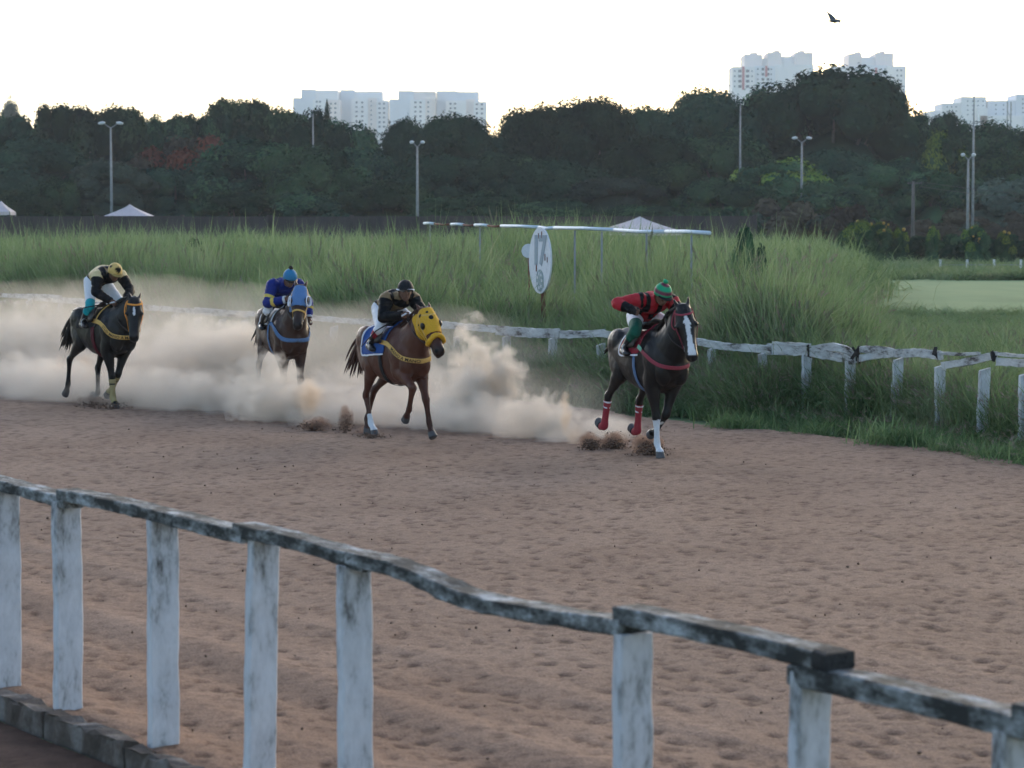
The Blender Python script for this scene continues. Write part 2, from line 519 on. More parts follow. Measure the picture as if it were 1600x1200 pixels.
# dark earth strip on the spectators' side of the near fence
ev, ef = [], []
rows = np.linspace(5, 40, 60)
for j, y in enumerate(rows):
    xs = near_x(y) - 0.30 + np.linspace(-9, 0, 24)
    for k, x in enumerate(xs):
        ev.append((x, y, -0.075 + 0.02 * math.sin(x * 3.1 + y * 2.3) + 0.012 * math.sin(x * 9.7 - y * 6.1)))
for j in range(len(rows) - 1):
    for k in range(23):
        a = j * 24 + k
        ef.append((a, a + 1, a + 25, a + 24))
tag(obj("earth_strip", ev, ef, M_earth, smooth=True), "dark damp earth on the near side of the white fence", kind="structure")

# mown turf beyond the long grass on the right
tv = []
tx = np.linspace(-5, 75, 40); ty = np.linspace(52, 148, 40)
tv = [(x, y, -0.055) for y in ty for x in tx]
tf = [(j * 40 + i, j * 40 + i + 1, (j + 1) * 40 + i + 1, (j + 1) * 40 + i) for j in range(39) for i in range(39)]
tag(obj("turf_field", tv, tf, M_turf), "pale green mown turf beyond the long grass", kind="structure")

# ================================================================ near fence
def rail_mesh(name, path, wid, thk, mat, parent, seed=0, rough=0.006, taper_end=None):
    """a plank that follows path (list of 3D points: its middle), wid across, thk high"""
    rng = random.Random(seed)
    P = polyline(path, 0.09)
    V, F = [], []
    prof = [(-1, -1), (-0.86, -1.0), (0.86, -1.0), (1, -1), (1, 1), (0.84, 1.03), (-0.84, 1.03), (-1, 1)]
    prof = [(-0.92, -1), (0.92, -1), (1, -0.8), (1, 0.82), (0.9, 1), (-0.9, 1), (-1, 0.82), (-1, -0.8)]
    n = len(prof)
    for i, p in enumerate(P):
        t = Vector(P[min(i + 1, len(P) - 1)] - P[max(i - 1, 0)]); t.z *= 1.0
        t.normalize()
        w = Vector((t.y, -t.x, 0)).normalized()
        u = w.cross(t).normalized()
        jw, jt = 1 + rng.uniform(-.05, .05), 1 + rng.uniform(-.07, .07)
        for a, b in prof:
            V.append(Vector(p) + w * (a * wid / 2 * jw + rng.uniform(-rough, rough) * .5) + u * (b * thk / 2 * jt + rng.uniform(-rough, rough) * .5))
    for i in range(len(P) - 1):
        for k in range(n):
            k2 = (k + 1) % n
            F.append((i * n + k, i * n + k2, (i + 1) * n + k2, (i + 1) * n + k))
    F.append(tuple(range(n - 1, -1, -1))); F.append(tuple((len(P) - 1) * n + k for k in range(n)))
    # local coordinates: x along the plank, so that paint streaks run with the grain
    o0 = Vector(path[0]); d = (Vector(path[-1]) - o0); ang = math.atan2(d.y, d.x)
    Mi = Matrix.Rotation(-ang, 3, 'Z')
    V = [Mi @ (v - o0) for v in V]
    o = obj(name, V, F, mat, parent, loc=o0, rz=ang)
    return o

def post_mesh(name, loc, h, wid, thk, ang, mat, parent, seed=0, lean=(0, 0), base=-0.12, cut=0.0, rough=0.004, ring=None):
    rng = random.Random(seed)
    nz = 14
    prof = [(-0.9, -1), (0.9, -1), (1, -0.8), (1, 0.8), (0.9, 1), (-0.9, 1), (-1, 0.8), (-1, -0.8)]
    n = len(prof)
    V, F = [], []
    ox = oy = 0
    for i in range(nz + 1):
        z = base + (h - base) * i / nz
        ox = 0.8 * ox + rng.uniform(-rough, rough); oy = 0.8 * oy + rng.uniform(-rough, rough)
        k = 1 + rng.uniform(-.03, .03)
        if ring and abs(z - ring) < 0.05: k *= 1.04
        for a, b in prof:
            zz = z + (cut * a if i == nz else 0)
            V.append((a * wid / 2 * k + ox + lean[0] * z, b * thk / 2 * k + oy + lean[1] * z, zz))
    for i in range(nz):
        for k in range(n):
            k2 = (k + 1) % n
            F.append((i * n + k, i * n + k2, (i + 1) * n + k2, (i + 1) * n + k))
    F.append(tuple(range(n - 1, -1, -1))); F.append(tuple(nz * n + k for k in range(n)))
    return obj(name, V, F, mat, parent, loc=loc, rz=ang)

near_fence = empty("near_fence", (NP0[0], NP0[1], 0))
tag(near_fence, "weathered white wooden fence with sagging rails in the foreground", "fence")
FA = math.atan2(NPD[1], NPD[0])                       # along the fence
def npos(k): return NP0 + NPD * k
def local(parent, p):
    return (p[0] - parent.location.x, p[1] - parent.location.y, p[2] - parent.location.z)
near_tops = {-6: 1.28, -5: 1.27, -4: 1.28, -3: 1.28, -2: 1.27, -1: 1.275, 0: 1.265, 1: 1.275, 2: 1.285, 3: 1.265, 5: 1.235, 6: 1.285 - 0.04, 7: 1.20, 8: 1.22, 9: 1.22}
post_px = {-1: 5, 0: 100, 1: 248, 2: 398, 3: 553, 5: 990, 6: 1266, 7: 1592}
for k, h in near_tops.items():
    p = npos(k)
    if k in post_px:                                  # slide along the fence to where the photograph shows the post
        r_ = (post_px[k] - 800) / FPX
        t = (r_ * NP0[1] - NP0[0]) / (NPD[0] - r_ * NPD[1])
        p = npos(t)
    lean = {0: (0.0, 0.004), 1: (0.01, 0), 2: (0.035, 0.0), 3: (-0.006, 0), 6: (0.01, 0)}.get(k, (0, 0))
    post_mesh("post", local(near_fence, (p[0], p[1], 0)), h, 0.165, 0.062, FA + R(90) + R(random.Random(k).uniform(-4, 4)), M_post, near_fence, seed=k + 50, lean=lean, ring={0: 1.03, 2: 0.97, 6: 0.93}.get(k))
def nrail(ks, zs, seed, mat=M_rail, wid=0.135, thk=0.068, side=0.0):
    pts = []
    for k, z in zip(ks, zs):
        p = npos(k)
        pts.append(local(near_fence, (p[0] + side * 0.8, p[1] + side * 0.5, z - thk / 2)))
    return rail_mesh("rail", pts, wid, thk, mat, near_fence, seed)
nrail([-6, -4, -2, 0.02], [1.345, 1.34, 1.335, 1.30], 1)
nrail([-0.06, 0.5, 1.0, 2.02], [1.34, 1.345, 1.34, 1.325], 2)
nrail([1.93, 2.5, 3.0, 3.12], [1.355, 1.352, 1.325, 1.32], 3)
nrail([2.98, 3.4, 3.9, 4.4, 4.98], [1.338, 1.325, 1.262, 1.268, 1.292], 4)
nrail([4.94, 5.5, 6.06], [1.345, 1.345, 1.338], 5)
nrail([6.065, 6.09, 6.13], [1.340, 1.339, 1.337], 6, mat=M_charred, wid=0.14, thk=0.07)
nrail([5.93, 6.4, 7.04], [1.268, 1.27, 1.262], 7, wid=0.14, thk=0.078)
nrail([6.98, 8, 9], [1.30, 1.29, 1.28], 8)

# kerb at the foot of the near fence, cast in lengths
kerb = empty("kerb", (NP0[0], NP0[1], 0))
tag(kerb, "low worn concrete kerb at the foot of the near fence", kind="structure")
off = np.array((-0.835, -0.555)) * 0.16
for j, k in enumerate(np.arange(-6, 9, 1.0)):
    rr = random.Random(j)
    a = npos(k + 0.015 + 0.03) + off; b2 = npos(k + 1 - 0.015 + 0.03) + off
    z = -0.045 + rr.uniform(-.018, .018)
    pts = [local(kerb, (a[0], a[1], z)), local(kerb, ((a[0] + b2[0]) / 2 + rr.uniform(-.008, .008), (a[1] + b2[1]) / 2, z + rr.uniform(-.008, .008))), local(kerb, (b2[0], b2[1], z))]
    rail_mesh("kerb_stone", pts, 0.11 + rr.uniform(-.015, .015), 0.20, M_kerb, kerb, seed=j + 90, rough=0.03)

# ================================================================ far fence
far_fence = empty("far_fence", (4.4, 37.8, 0))
tag(far_fence, "broken white wooden fence along the far edge of the track", "fence")
fd = np.r_[0, np.cumsum(np.linalg.norm(np.diff(FAR_FENCE, axis=0), axis=1))]
def fpos(s):
    return np.array([np.interp(s, fd, FAR_FENCE[:, 0]), np.interp(s, fd, FAR_FENCE[:, 1])])
def fs_at_px(px):
    r = 800 + FAR_FENCE[:, 0] / FAR_FENCE[:, 1] * FPX
    return float(np.interp(px, r, fd))
def fdir(s):
    a, b = fpos(s - .1), fpos(s + .1)
    return math.atan2(b[1] - a[1], b[0] - a[0])
def behind_fence(s, d):
    a = fdir(s)
    return fpos(s) + np.array((-math.sin(a), math.cos(a))) * d
seen_posts = [(1262, 0.93, (0.0, 0.0)), (1330, 0.90, (0.0, 0)), (1400, 0.97, (0.06, 0)), (1470, 0.93, (-0.01, 0)), (1537, 0.95, (0.02, 0.03))]
spots = [(fs_at_px(px), h, ln) for px, h, ln in seen_posts]
s = spots[0][0]
rr = random.Random(4)
while s > 1.5:
    s -= 1.25 + rr.uniform(-.1, .1)
    spots.append((s, 0.93 + rr.uniform(-.05, .03), (rr.uniform(-.05, .05), rr.uniform(-.03, .03))))
s = spots[4][0]
for _ in range(3):
    s += 1.1
    spots.append((s, 0.95, (0, 0)))
for i, (s, h, ln) in enumerate(spots):
    p = fpos(s) if i < 5 or i >= len(spots) - 3 else behind_fence(s, .14)
    post_mesh("post", local(far_fence, (p[0], p[1], 0)), h, 0.145, 0.07, fdir(s) + R(90) + R(rr.uniform(-8, 8)), M_postfar, far_fence, seed=i + 200, lean=ln, rough=0.007, cut=0.02)
def rail_px(pts, seed, thk=0.14, wid=0.045, mat=M_railfar, back=0.0):
    """a far rail through photograph pixels (its top edge), set on the fence line"""
    P = []
    for px, py in pts:
        p = fpos(fs_at_px(px)); q = at(px, py, p[1] + back)
        P.append(local(far_fence, (q.x, q.y, q.z - thk / 2)))
    return rail_mesh("rail", P, wid, thk, mat, far_fence, seed, rough=0.012)
far_rails = [([(-60, 455), (0, 458), (45, 461)], .12), ([(22, 459), (75, 460), (95, 462)], .12), ([(45, 463), (100, 468), (140, 470)], .11), ([(98, 465), (130, 467), (190, 474)], .1), ([(120, 471), (200, 476), (262, 479)], .13), ([(225, 476), (320, 484), (390, 488)], .13), ([(305, 480), (350, 484), (392, 487)], .1),
    ([(388, 486), (440, 490), (488, 494)], .12), ([(480, 492), (540, 497), (563, 499)], .12), ([(560, 497), (640, 502), (695, 503)], .14), ([(690, 502), (735, 506), (776, 509)], .14), ([(776, 509), (830, 513), (874, 514)], .19), ([(872, 517), (920, 516), (945, 514)], .15), ([(940, 515), (975, 524), (1010, 530)], .14),
    ([(1010, 524), (1060, 527), (1085, 527)], .14), ([(1080, 526), (1130, 535), (1205, 540)], .14), ([(1200, 537), (1235, 538), (1262, 538)], .20), ([(1208, 534), (1240, 535), (1266, 537)], .06), ([(1262, 543), (1300, 549), (1335, 556)], .16), ([(1270, 541), (1295, 536), (1320, 540), (1336, 549)], .13),
    ([(1336, 556), (1370, 549), (1402, 546)], .13), ([(1345, 541), (1375, 541), (1398, 545)], .12), ([(1400, 546), (1435, 545), (1472, 549)], .14), ([(1470, 549), (1500, 551), (1530, 550)], .05), ([(1472, 566), (1510, 560), (1556, 549)], .12), ([(1556, 550), (1590, 553), (1650, 556)], .05), ([(1558, 559), (1590, 561), (1650, 564)], .12), ([(1650, 556), (1760, 562)], .12)]
for i, (pts, thk) in enumerate(far_rails):
    rail_px(pts, 300 + i, thk * .82, back=-0.05 - 0.012 * (i % 4))
# charred stump and torn ends on the joints
for px, py, hgt in ((1340, 539, .24), (1263, 539, .17), (1463, 545, .12), (1553, 549, .1)):
    p = fpos(fs_at_px(px)); q = at(px, py, p[1] - 0.12)
    mb = MB()
    r4 = random.Random(px)
    for j in range(5):
        mb.box((r4.uniform(-.03, .03), r4.uniform(-.015, .015), -hgt / 2 + r4.uniform(-.05, .03)), (r4.uniform(.02, .05), .03, hgt * r4.uniform(.6, 1.1)), Matrix.Rotation(r4.uniform(-.6, .6), 3, 'Y'))
    mb.build("charred_end", M_charred, far_fence, loc=local(far_fence, q))
# ================================================================ foliage
def leaf_mat(name, dark, mid, light, scale=0.35, trans=0.0, rand=True):
    m, nt, b = nodes(name)
    g = N(nt, "ShaderNodeNewGeometry")
    nz = N(nt, "ShaderNodeTexNoise"); nz.inputs["Scale"].default_value = scale; nz.inputs["Detail"].default_value = 3
    nt.links.new(g.outputs["Position"], nz.inputs["Vector"])
    mr = N(nt, "ShaderNodeMath", operation='MULTIPLY_ADD'); mr.inputs[1].default_value = 0.14
    nt.links.new(g.outputs["Random Per Island"], mr.inputs[0]); nt.links.new(nz.outputs["Fac"], mr.inputs[2])
    r = ramp(nt, mr.outputs[0], [(0.35, dark), (0.58, mid), (0.80, light)])
    oi = N(nt, "ShaderNodeObjectInfo")
    hs = N(nt, "ShaderNodeHueSaturation")
    m1 = N(nt, "ShaderNodeMapRange"); m1.inputs[3].default_value = 0.62; m1.inputs[4].default_value = 1.5
    nt.links.new(oi.outputs["Random"], m1.inputs[0])
    m2 = N(nt, "ShaderNodeMapRange"); m2.inputs[3].default_value = 0.485; m2.inputs[4].default_value = 0.52
    nt.links.new(oi.outputs["Random"], m2.inputs[0])
    nt.links.new(m1.outputs[0], hs.inputs["Value"]); nt.links.new(m2.outputs[0], hs.inputs["Hue"])
    nt.links.new(r.outputs[0], hs.inputs["Color"])
    nt.nodes.remove(b)
    b = N(nt, "ShaderNodeBsdfDiffuse"); nt.links.new(hs.outputs[0], b.inputs[0])
    nt.links.new(b.outputs[0], nt.nodes["Material Output"].inputs[0])
    if trans:
        tr = N(nt, "ShaderNodeBsdfTranslucent"); nt.links.new(hs.outputs[0], tr.inputs[0])
        mx = N(nt, "ShaderNodeMixShader"); mx.inputs[0].default_value = trans
        nt.links.new(b.outputs[0], mx.inputs[1]); nt.links.new(tr.outputs[0], mx.inputs[2])
        nt.links.new(mx.outputs[0], nt.nodes["Material Output"].inputs[0])
    return m

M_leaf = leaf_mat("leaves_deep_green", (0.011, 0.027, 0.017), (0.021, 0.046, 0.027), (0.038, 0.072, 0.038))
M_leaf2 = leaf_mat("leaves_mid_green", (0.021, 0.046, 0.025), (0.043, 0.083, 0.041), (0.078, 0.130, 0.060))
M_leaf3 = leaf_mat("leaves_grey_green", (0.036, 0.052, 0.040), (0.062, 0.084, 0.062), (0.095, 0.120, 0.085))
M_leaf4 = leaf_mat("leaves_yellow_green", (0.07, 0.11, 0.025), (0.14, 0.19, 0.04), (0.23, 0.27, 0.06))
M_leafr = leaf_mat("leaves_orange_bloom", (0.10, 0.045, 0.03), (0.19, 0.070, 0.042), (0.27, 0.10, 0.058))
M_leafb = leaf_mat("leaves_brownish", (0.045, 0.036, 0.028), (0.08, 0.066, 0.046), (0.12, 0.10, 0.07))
M_flower = mat_plain("yellow_blossom", (0.36, 0.22, 0.04), 0.7)
M_bark = mat_noise("bark", [(0.3, (0.04, 0.032, 0.026)), (0.7, (0.11, 0.09, 0.075))], scale=3, rough=0.9, stretch=(2, 2, .5), bump=.6)

def crown_mesh(name, seed, mats, kind="dome", nl=46, leaves=9000, leaf=0.042):
    """unit crown: radius 1 across, 0..1 high; lumps of leaves round dark cores.  leaf = leaf size in crown units"""
    rng = np.random.default_rng(seed)
    A = {"dome": 1.55, "umbrella": 1.25, "weeping": 1.7, "bush": 1.0}.get(kind, 1.2)   # height of the crown in crown radii
    lumps = []
    tries = 0
    while len(lumps) < nl and tries < 5000:
        tries += 1
        th = rng.uniform(0, 2 * math.pi)
        if kind in ("dome", "weeping"):
            t = math.radians(90) * rng.uniform(0, 1) ** 0.75
            e = 2 / (3.2 if kind == "dome" else 2.6)
            q = math.cos(t) ** e; z = A * math.sin(t) ** e
            k = rng.uniform(0.74, 1.0)
            p = np.array([math.cos(th) * q * 0.84 * k, math.sin(th) * q * 0.84 * k, 0.12 + (z - 0.2) * (0.9 + 0.1 * k)])
            r = rng.uniform(0.17, 0.40)
        elif kind == "umbrella":
            q = math.sqrt(rng.uniform(0, 1)) * 0.90
            p = np.array([math.cos(th) * q, math.sin(th) * q, A * 0.70 + 0.26 * (1 - q ** 3) + rng.uniform(-.22, .10)])
            if rng.random() < 0.45: p[2] -= rng.uniform(0.1, 0.75)
            r = rng.uniform(0.14, 0.26)
            p[2] = min(p[2], A - r * .9)
        else:
            q = math.sqrt(rng.uniform(0, 1)) * 0.8
            p = np.array([math.cos(th) * q, math.sin(th) * q, A * rng.uniform(0.1, 0.85)])
            if p[2] > A * (0.95 - 0.4 * q): continue
            r = rng.uniform(0.16, 0.30)
        lumps.append((p, r))
    V, F, mi = [], [], []
    nb = 0
    tot = sum(r * r for _, r in lumps)
    # dark cores stop the sky from showing everywhere; a few are left out for gaps
    ico_v, ico_f = ICO
    for p, r in lumps:
        if rng.random() < 0.10: continue
        v = ico_v * (1 + 0.16 * vnoise(ico_v * 2.2 + p * 9, seed)[:, None]) * r * np.array([0.72, 0.72, 0.66]) + p
        V.append(v); F.append(ico_f + nb); nb += len(v); mi.append(np.zeros(len(ico_f), int))
    if kind in ("dome", "weeping"):
        v = ico_v * np.array([0.72, 0.72, 0.62 * A]) * (1 + 0.1 * vnoise(ico_v * 2, seed)[:, None])
        v[:, 2] = np.maximum(v[:, 2], -0.05) + 0.2
        V.append(v); F.append(ico_f + nb); nb += len(v); mi.append(np.zeros(len(ico_f), int))
    for li, (p, r) in enumerate(lumps):
        n = int(leaves * r * r / tot)
        d = rng.normal(size=(n, 3)); d /= np.linalg.norm(d, axis=1)[:, None]
        d[:, 2] = np.where(d[:, 2] < -0.35, -d[:, 2], d[:, 2])
        rad = r * (0.80 + 0.26 * rng.random(n) ** 1.6)
        sub = 1 + 0.22 * vnoise(d * 3.1 + p * 13, seed + 5)
        c = p + d * (rad * sub)[:, None] * np.array([1, 1, 0.88])
        nrm = d + rng.normal(scale=0.30, size=(n, 3)) + np.array([0, 0, 0.30])
        nrm /= np.linalg.norm(nrm, axis=1)[:, None]
        a = np.cross(nrm, rng.normal(size=(n, 3))); a /= np.linalg.norm(a, axis=1)[:, None] + 1e-9
        b = np.cross(nrm, a)
        s = leaf * rng.uniform(0.6, 1.35, n)[:, None]
        q = np.stack([c - a * s, c + b * s * 0.55 + nrm * s * 0.12, c + a * s, c - b * s * 0.55 + nrm * s * 0.12], 1).reshape(-1, 3)
        f = np.arange(n)[:, None] * 4 + np.array([[0, 1, 2, 3]]) + nb
        V.append(q); nb += len(q)
        F.append(np.stack([f[:, [0, 1, 2]], f[:, [0, 2, 3]]], 1).reshape(-1, 3))
        k = 0
        if len(mats) > 1:
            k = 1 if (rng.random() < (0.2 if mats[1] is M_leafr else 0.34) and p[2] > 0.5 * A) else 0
        mi.append(np.full(2 * n, k, int))
    V = np.concatenate(V); F = np.concatenate(F)
    V[:, 2] /= V[:, 2].max()
    V[:, :2] /= np.percentile(np.hypot(V[:, 0], V[:, 1]), 97)
    me = mesh(name, V, F)
    for m in mats: me.materials.append(m)
    me.polygons.foreach_set("material_index", np.concatenate(mi).astype(np.int32))
    return me

def ico(sub=2):
    bm = bmesh.new()
    bmesh.ops.create_icosphere(bm, subdivisions=sub, radius=1)
    v = np.array([x.co[:] for x in bm.verts]); f = np.array([[q.index for q in x.verts] for x in bm.faces])
    bm.free()
    return v, f
ICO = ico(2)

def trunk_mesh(name, seed, h=0.75, r=0.055):
    rng = random.Random(seed)
    mb = MB()
    top = Vector((rng.uniform(-.05, .05), rng.uniform(-.05, .05), h * 0.45))
    mb.tube([(0, 0, -0.05), (0.01, 0, 0.05), (top.x * .6, top.y * .6, h * .25), top], [r * 1.5, r * 1.1, r, r * .9], 8)
    for k in range(6):
        a = k * 1.05 + rng.uniform(-.3, .3)
        e = Vector((math.cos(a) * rng.uniform(.3, .6), math.sin(a) * rng.uniform(.3, .6), h * rng.uniform(.75, 1.05)))
        m = top.lerp(e, 0.5) + Vector((0, 0, -0.03))
        mb.tube([top - Vector((0, 0, .04)), m, e], [r * .7, r * .4, r * .15], 6)
    return mesh(name, mb.V, mb.F, M_bark, True)

PROTO = {}
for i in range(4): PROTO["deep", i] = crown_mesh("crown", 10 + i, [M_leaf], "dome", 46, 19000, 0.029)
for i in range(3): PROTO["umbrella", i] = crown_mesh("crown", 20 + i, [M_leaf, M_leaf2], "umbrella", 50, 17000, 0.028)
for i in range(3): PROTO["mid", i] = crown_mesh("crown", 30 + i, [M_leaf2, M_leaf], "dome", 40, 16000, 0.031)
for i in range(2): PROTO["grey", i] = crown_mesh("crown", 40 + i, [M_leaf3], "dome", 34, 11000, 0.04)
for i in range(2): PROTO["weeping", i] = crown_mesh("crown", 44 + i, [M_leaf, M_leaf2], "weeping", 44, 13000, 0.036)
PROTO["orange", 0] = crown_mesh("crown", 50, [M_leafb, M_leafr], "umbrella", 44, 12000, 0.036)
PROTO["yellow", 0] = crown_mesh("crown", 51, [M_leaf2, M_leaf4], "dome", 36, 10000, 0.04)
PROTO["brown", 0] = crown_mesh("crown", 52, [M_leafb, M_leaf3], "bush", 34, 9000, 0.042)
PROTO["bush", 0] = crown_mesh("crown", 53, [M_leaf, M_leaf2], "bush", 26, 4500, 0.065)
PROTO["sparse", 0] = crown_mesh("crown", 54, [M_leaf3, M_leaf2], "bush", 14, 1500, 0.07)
TRUNKS = [trunk_mesh("trunk", 60 + i) for i in range(3)]

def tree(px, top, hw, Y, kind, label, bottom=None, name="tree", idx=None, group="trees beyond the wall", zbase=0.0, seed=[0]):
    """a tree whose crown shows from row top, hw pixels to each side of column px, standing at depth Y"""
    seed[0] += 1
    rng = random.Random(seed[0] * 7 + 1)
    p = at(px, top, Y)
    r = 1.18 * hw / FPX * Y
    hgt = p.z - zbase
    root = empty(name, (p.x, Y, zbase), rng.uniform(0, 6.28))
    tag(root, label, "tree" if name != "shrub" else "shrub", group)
    if kind == "deep" and Y < 218: kind = "mid"  # backlit darkness of the skyline is put into leaf colour; nearer crowns lighter
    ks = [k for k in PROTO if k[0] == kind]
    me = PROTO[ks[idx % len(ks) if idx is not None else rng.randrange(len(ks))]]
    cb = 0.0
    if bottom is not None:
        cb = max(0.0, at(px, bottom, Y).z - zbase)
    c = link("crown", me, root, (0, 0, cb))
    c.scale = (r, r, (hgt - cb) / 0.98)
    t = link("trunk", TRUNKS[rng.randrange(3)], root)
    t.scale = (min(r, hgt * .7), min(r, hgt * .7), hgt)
    return root

T = tree
# skyline, left to right: (column, top row, half width, depth, kind, label)
T(30, 176, 95, 262, "umbrella", "spreading dark tree at the left edge of the skyline", idx=0)
T(140, 164, 95, 258, "umbrella", "flat-topped dark tree behind the left double-armed lamp post", idx=1)
T(225, 188, 75, 262, "umbrella", "low dark tree below the pale distant hill", idx=2)
T(365, 152, 62, 256, "umbrella", "flat-topped tree standing highest on the left half of the skyline", idx=0)
T(300, 178, 70, 250, "umbrella", "dark tree behind the orange-blossomed tree", idx=1)
T(440, 168, 85, 252, "umbrella", "mid green tree left of the pale apartment blocks", idx=2)
T(535, 186, 70, 262, "mid", "dark rounded tree in front of the left apartment block", idx=0)
T(630, 181, 45, 258, "deep", "small dark crown between the two left apartment towers", idx=1)
T(718, 177, 88, 246, "deep", "broad dark dome in front of the right-hand pale tower of the left group", idx=2)
T(845, 160, 72, 252, "deep", "dark rounded tree right of the left apartment blocks", idx=3)
T(920, 150, 88, 248, "deep", "high dark rounded tree above the white oval number board", idx=0)
T(1010, 162, 70, 250, "deep", "dark tree above the white roof tent near the number board", idx=1)
T(1110, 136, 85, 254, "deep", "dark tree just left of the tallest tree", idx=2)
T(1200, 134, 70, 262, "mid", "dark tree in front of the left red-striped tower", idx=1)
T(1300, 99, 125, 258, "deep", "tallest tree with a huge dark dome below the right towers", idx=3)
T(1385, 122, 42, 262, "deep", "dark crown bulging from the right of the tallest tree", idx=1)
T(1460, 176, 62, 268, "umbrella", "dark tree right of the tallest tree below the white block", idx=1)
T(1560, 186, 70, 262, "mid", "green tree below the white flat-roofed block at the right edge", idx=2)
T(1640, 192, 60, 258, "mid", "green tree cut by the right edge of the picture", idx=0)
T(13, 153, 24, 520, "grey", "small pale hazy tree far off above the left skyline", name="tree", idx=0)
T(518, 156, 16, 330, "sparse", "thin loose tree rising in front of the left pale tower", idx=0)
# middle row
T(60, 215, 110, 232, "deep", "dark tree at the left edge behind the wall", idx=2)
T(170, 248, 62, 214, "grey", "round grey-green tree left of the small white tent roof", idx=0, bottom=345)
T(88, 276, 40, 210, "mid", "small round green tree near the left end of the wall", idx=1)
T(30, 296, 60, 208, "mid", "low leafy tree at the far left above the wall", idx=2)
T(300, 212, 92, 226, "orange", "orange-blossomed tree left of centre", idx=0)
T(275, 262, 80, 218, "deep", "dark tree right of the small white tent roof", idx=0)
T(390, 214, 95, 220, "weeping", "dense dark drooping tree right of the orange blossom", idx=0)
T(480, 226, 80, 214, "deep", "dark dome-shaped tree above the blue-capped jockey", idx=3)
T(375, 296, 80, 206, "weeping", "low dark foliage mass above the wall left of centre", idx=1)
T(470, 300, 70, 206, "weeping", "low drooping dark tree above the blue-capped jockey", idx=0)
T(560, 232, 70, 232, "weeping", "drooping dark tree left of the centre lamp post", idx=1)
T(600, 280, 80, 212, "deep", "dark tree behind the centre lamp post", idx=1)
T(700, 240, 95, 226, "deep", "dense dark dome right of the centre lamp post", idx=0)
T(790, 236, 70, 226, "weeping", "drooping dark tree between the centre lamp and the number board", idx=0)
T(740, 300, 90, 208, "deep", "low dark tree behind the striped pipe left of the number board", idx=2)
T(870, 246, 80, 222, "deep", "dark dome above the number board", idx=3)
T(860, 312, 80, 206, "weeping", "low dark foliage just behind the number board", idx=1)
T(965, 276, 62, 216, "grey", "palm-like pale green tree left of the pink tent roof", idx=1, bottom=350)
T(1045, 250, 75, 220, "mid", "green tree behind the pink tent roof", idx=0)
T(1010, 210, 80, 236, "deep", "dark tree between the number board and the tall mast", idx=1)
T(1130, 200, 80, 238, "mid", "green tree behind the tall thin mast", idx=1)
T(1215, 246, 80, 224, "yellow", "yellow-topped tree below the small double lamp", idx=0)
T(1130, 276, 75, 216, "mid", "green tree below the foot of the tall thin mast", idx=2)
T(1300, 232, 80, 232, "deep", "very dark foliage below the tallest tree", idx=2)
T(1300, 282, 80, 216, "deep", "dark tree left of the wooden utility pole", idx=0)
T(1395, 246, 80, 226, "mid", "green tree behind the wooden utility pole", idx=1)
T(1480, 202, 45, 244, "yellow", "yellow-green tree left of the right-hand mast", idx=0)
T(1560, 228, 70, 232, "mid", "brownish green tree right of the right-hand mast", idx=2)
T(1480, 270, 75, 218, "mid", "green tree behind the right-hand double lamp", idx=0)
T(1590, 276, 70, 214, "grey", "grey-green tree low at the right edge", idx=0)
T(1220, 310, 75, 208, "brown", "brownish thicket right of the pink tent roof", idx=0)
T(1330, 320, 60, 206, "brown", "brownish bush left of the wooden utility pole", idx=0)
T(1500, 326, 80, 204, "brown", "hazy brownish thicket around the right-hand lamp post", idx=0)
T(1595, 330, 60, 204, "brown", "brownish thicket at the right edge of the picture", idx=0)
T(1150, 322, 40, 196, "bush", "dark round bush right of the white striped pipe", name="shrub", group="shrubs before the trees")
T(1000, 320, 80, 205, "weeping", "low dark foliage behind the pink tent roof", idx=1)
T(1090, 322, 60, 206, "deep", "low dark foliage right of the pink tent roof", idx=1)

# ================================================================ boundary wall, hedge, roofs
M_wall = mat_noise("stained_wall", [(0.3, (0.030, 0.026, 0.028)), (0.55, (0.055, 0.046, 0.048)), (0.75, (0.085, 0.070, 0.072))], scale=0.7, rough=0.9, stretch=(1, 1, 0.4), bump=.4)
WY = 182.0
def wall_run(x0, x1, label):
    a = at(x0, HORIZON, WY).x; b = at(x1, HORIZON, WY).x
    root = empty("boundary_wall", ((a + b) / 2, WY, 0))
    tag(root, label, "wall", "boundary wall runs")
    n = max(1, int((b - a) / 5.2))
    w = (b - a) / n
    for k in range(n):
        mb = MB().box((0, 0, 1.6), (w - 0.22, 0.18, 3.2))
        mb.build("wall_panel", M_wall, root, loc=(a - root.location.x + w * (k + .5), 0, 0.02 * ((k * 7) % 3)), bevel=0.015)
    for k in range(n + 1):
        MB().box((0, 0, 1.66), (0.26, 0.30, 3.32)).build("pillar", M_wall, root, loc=(a - root.location.x + w * k, 0, 0), bevel=0.02)
wall_run(-120, 420, "dark stained boundary wall behind the long grass on the left")
wall_run(423, 1180, "dark shaded boundary wall behind the number board")

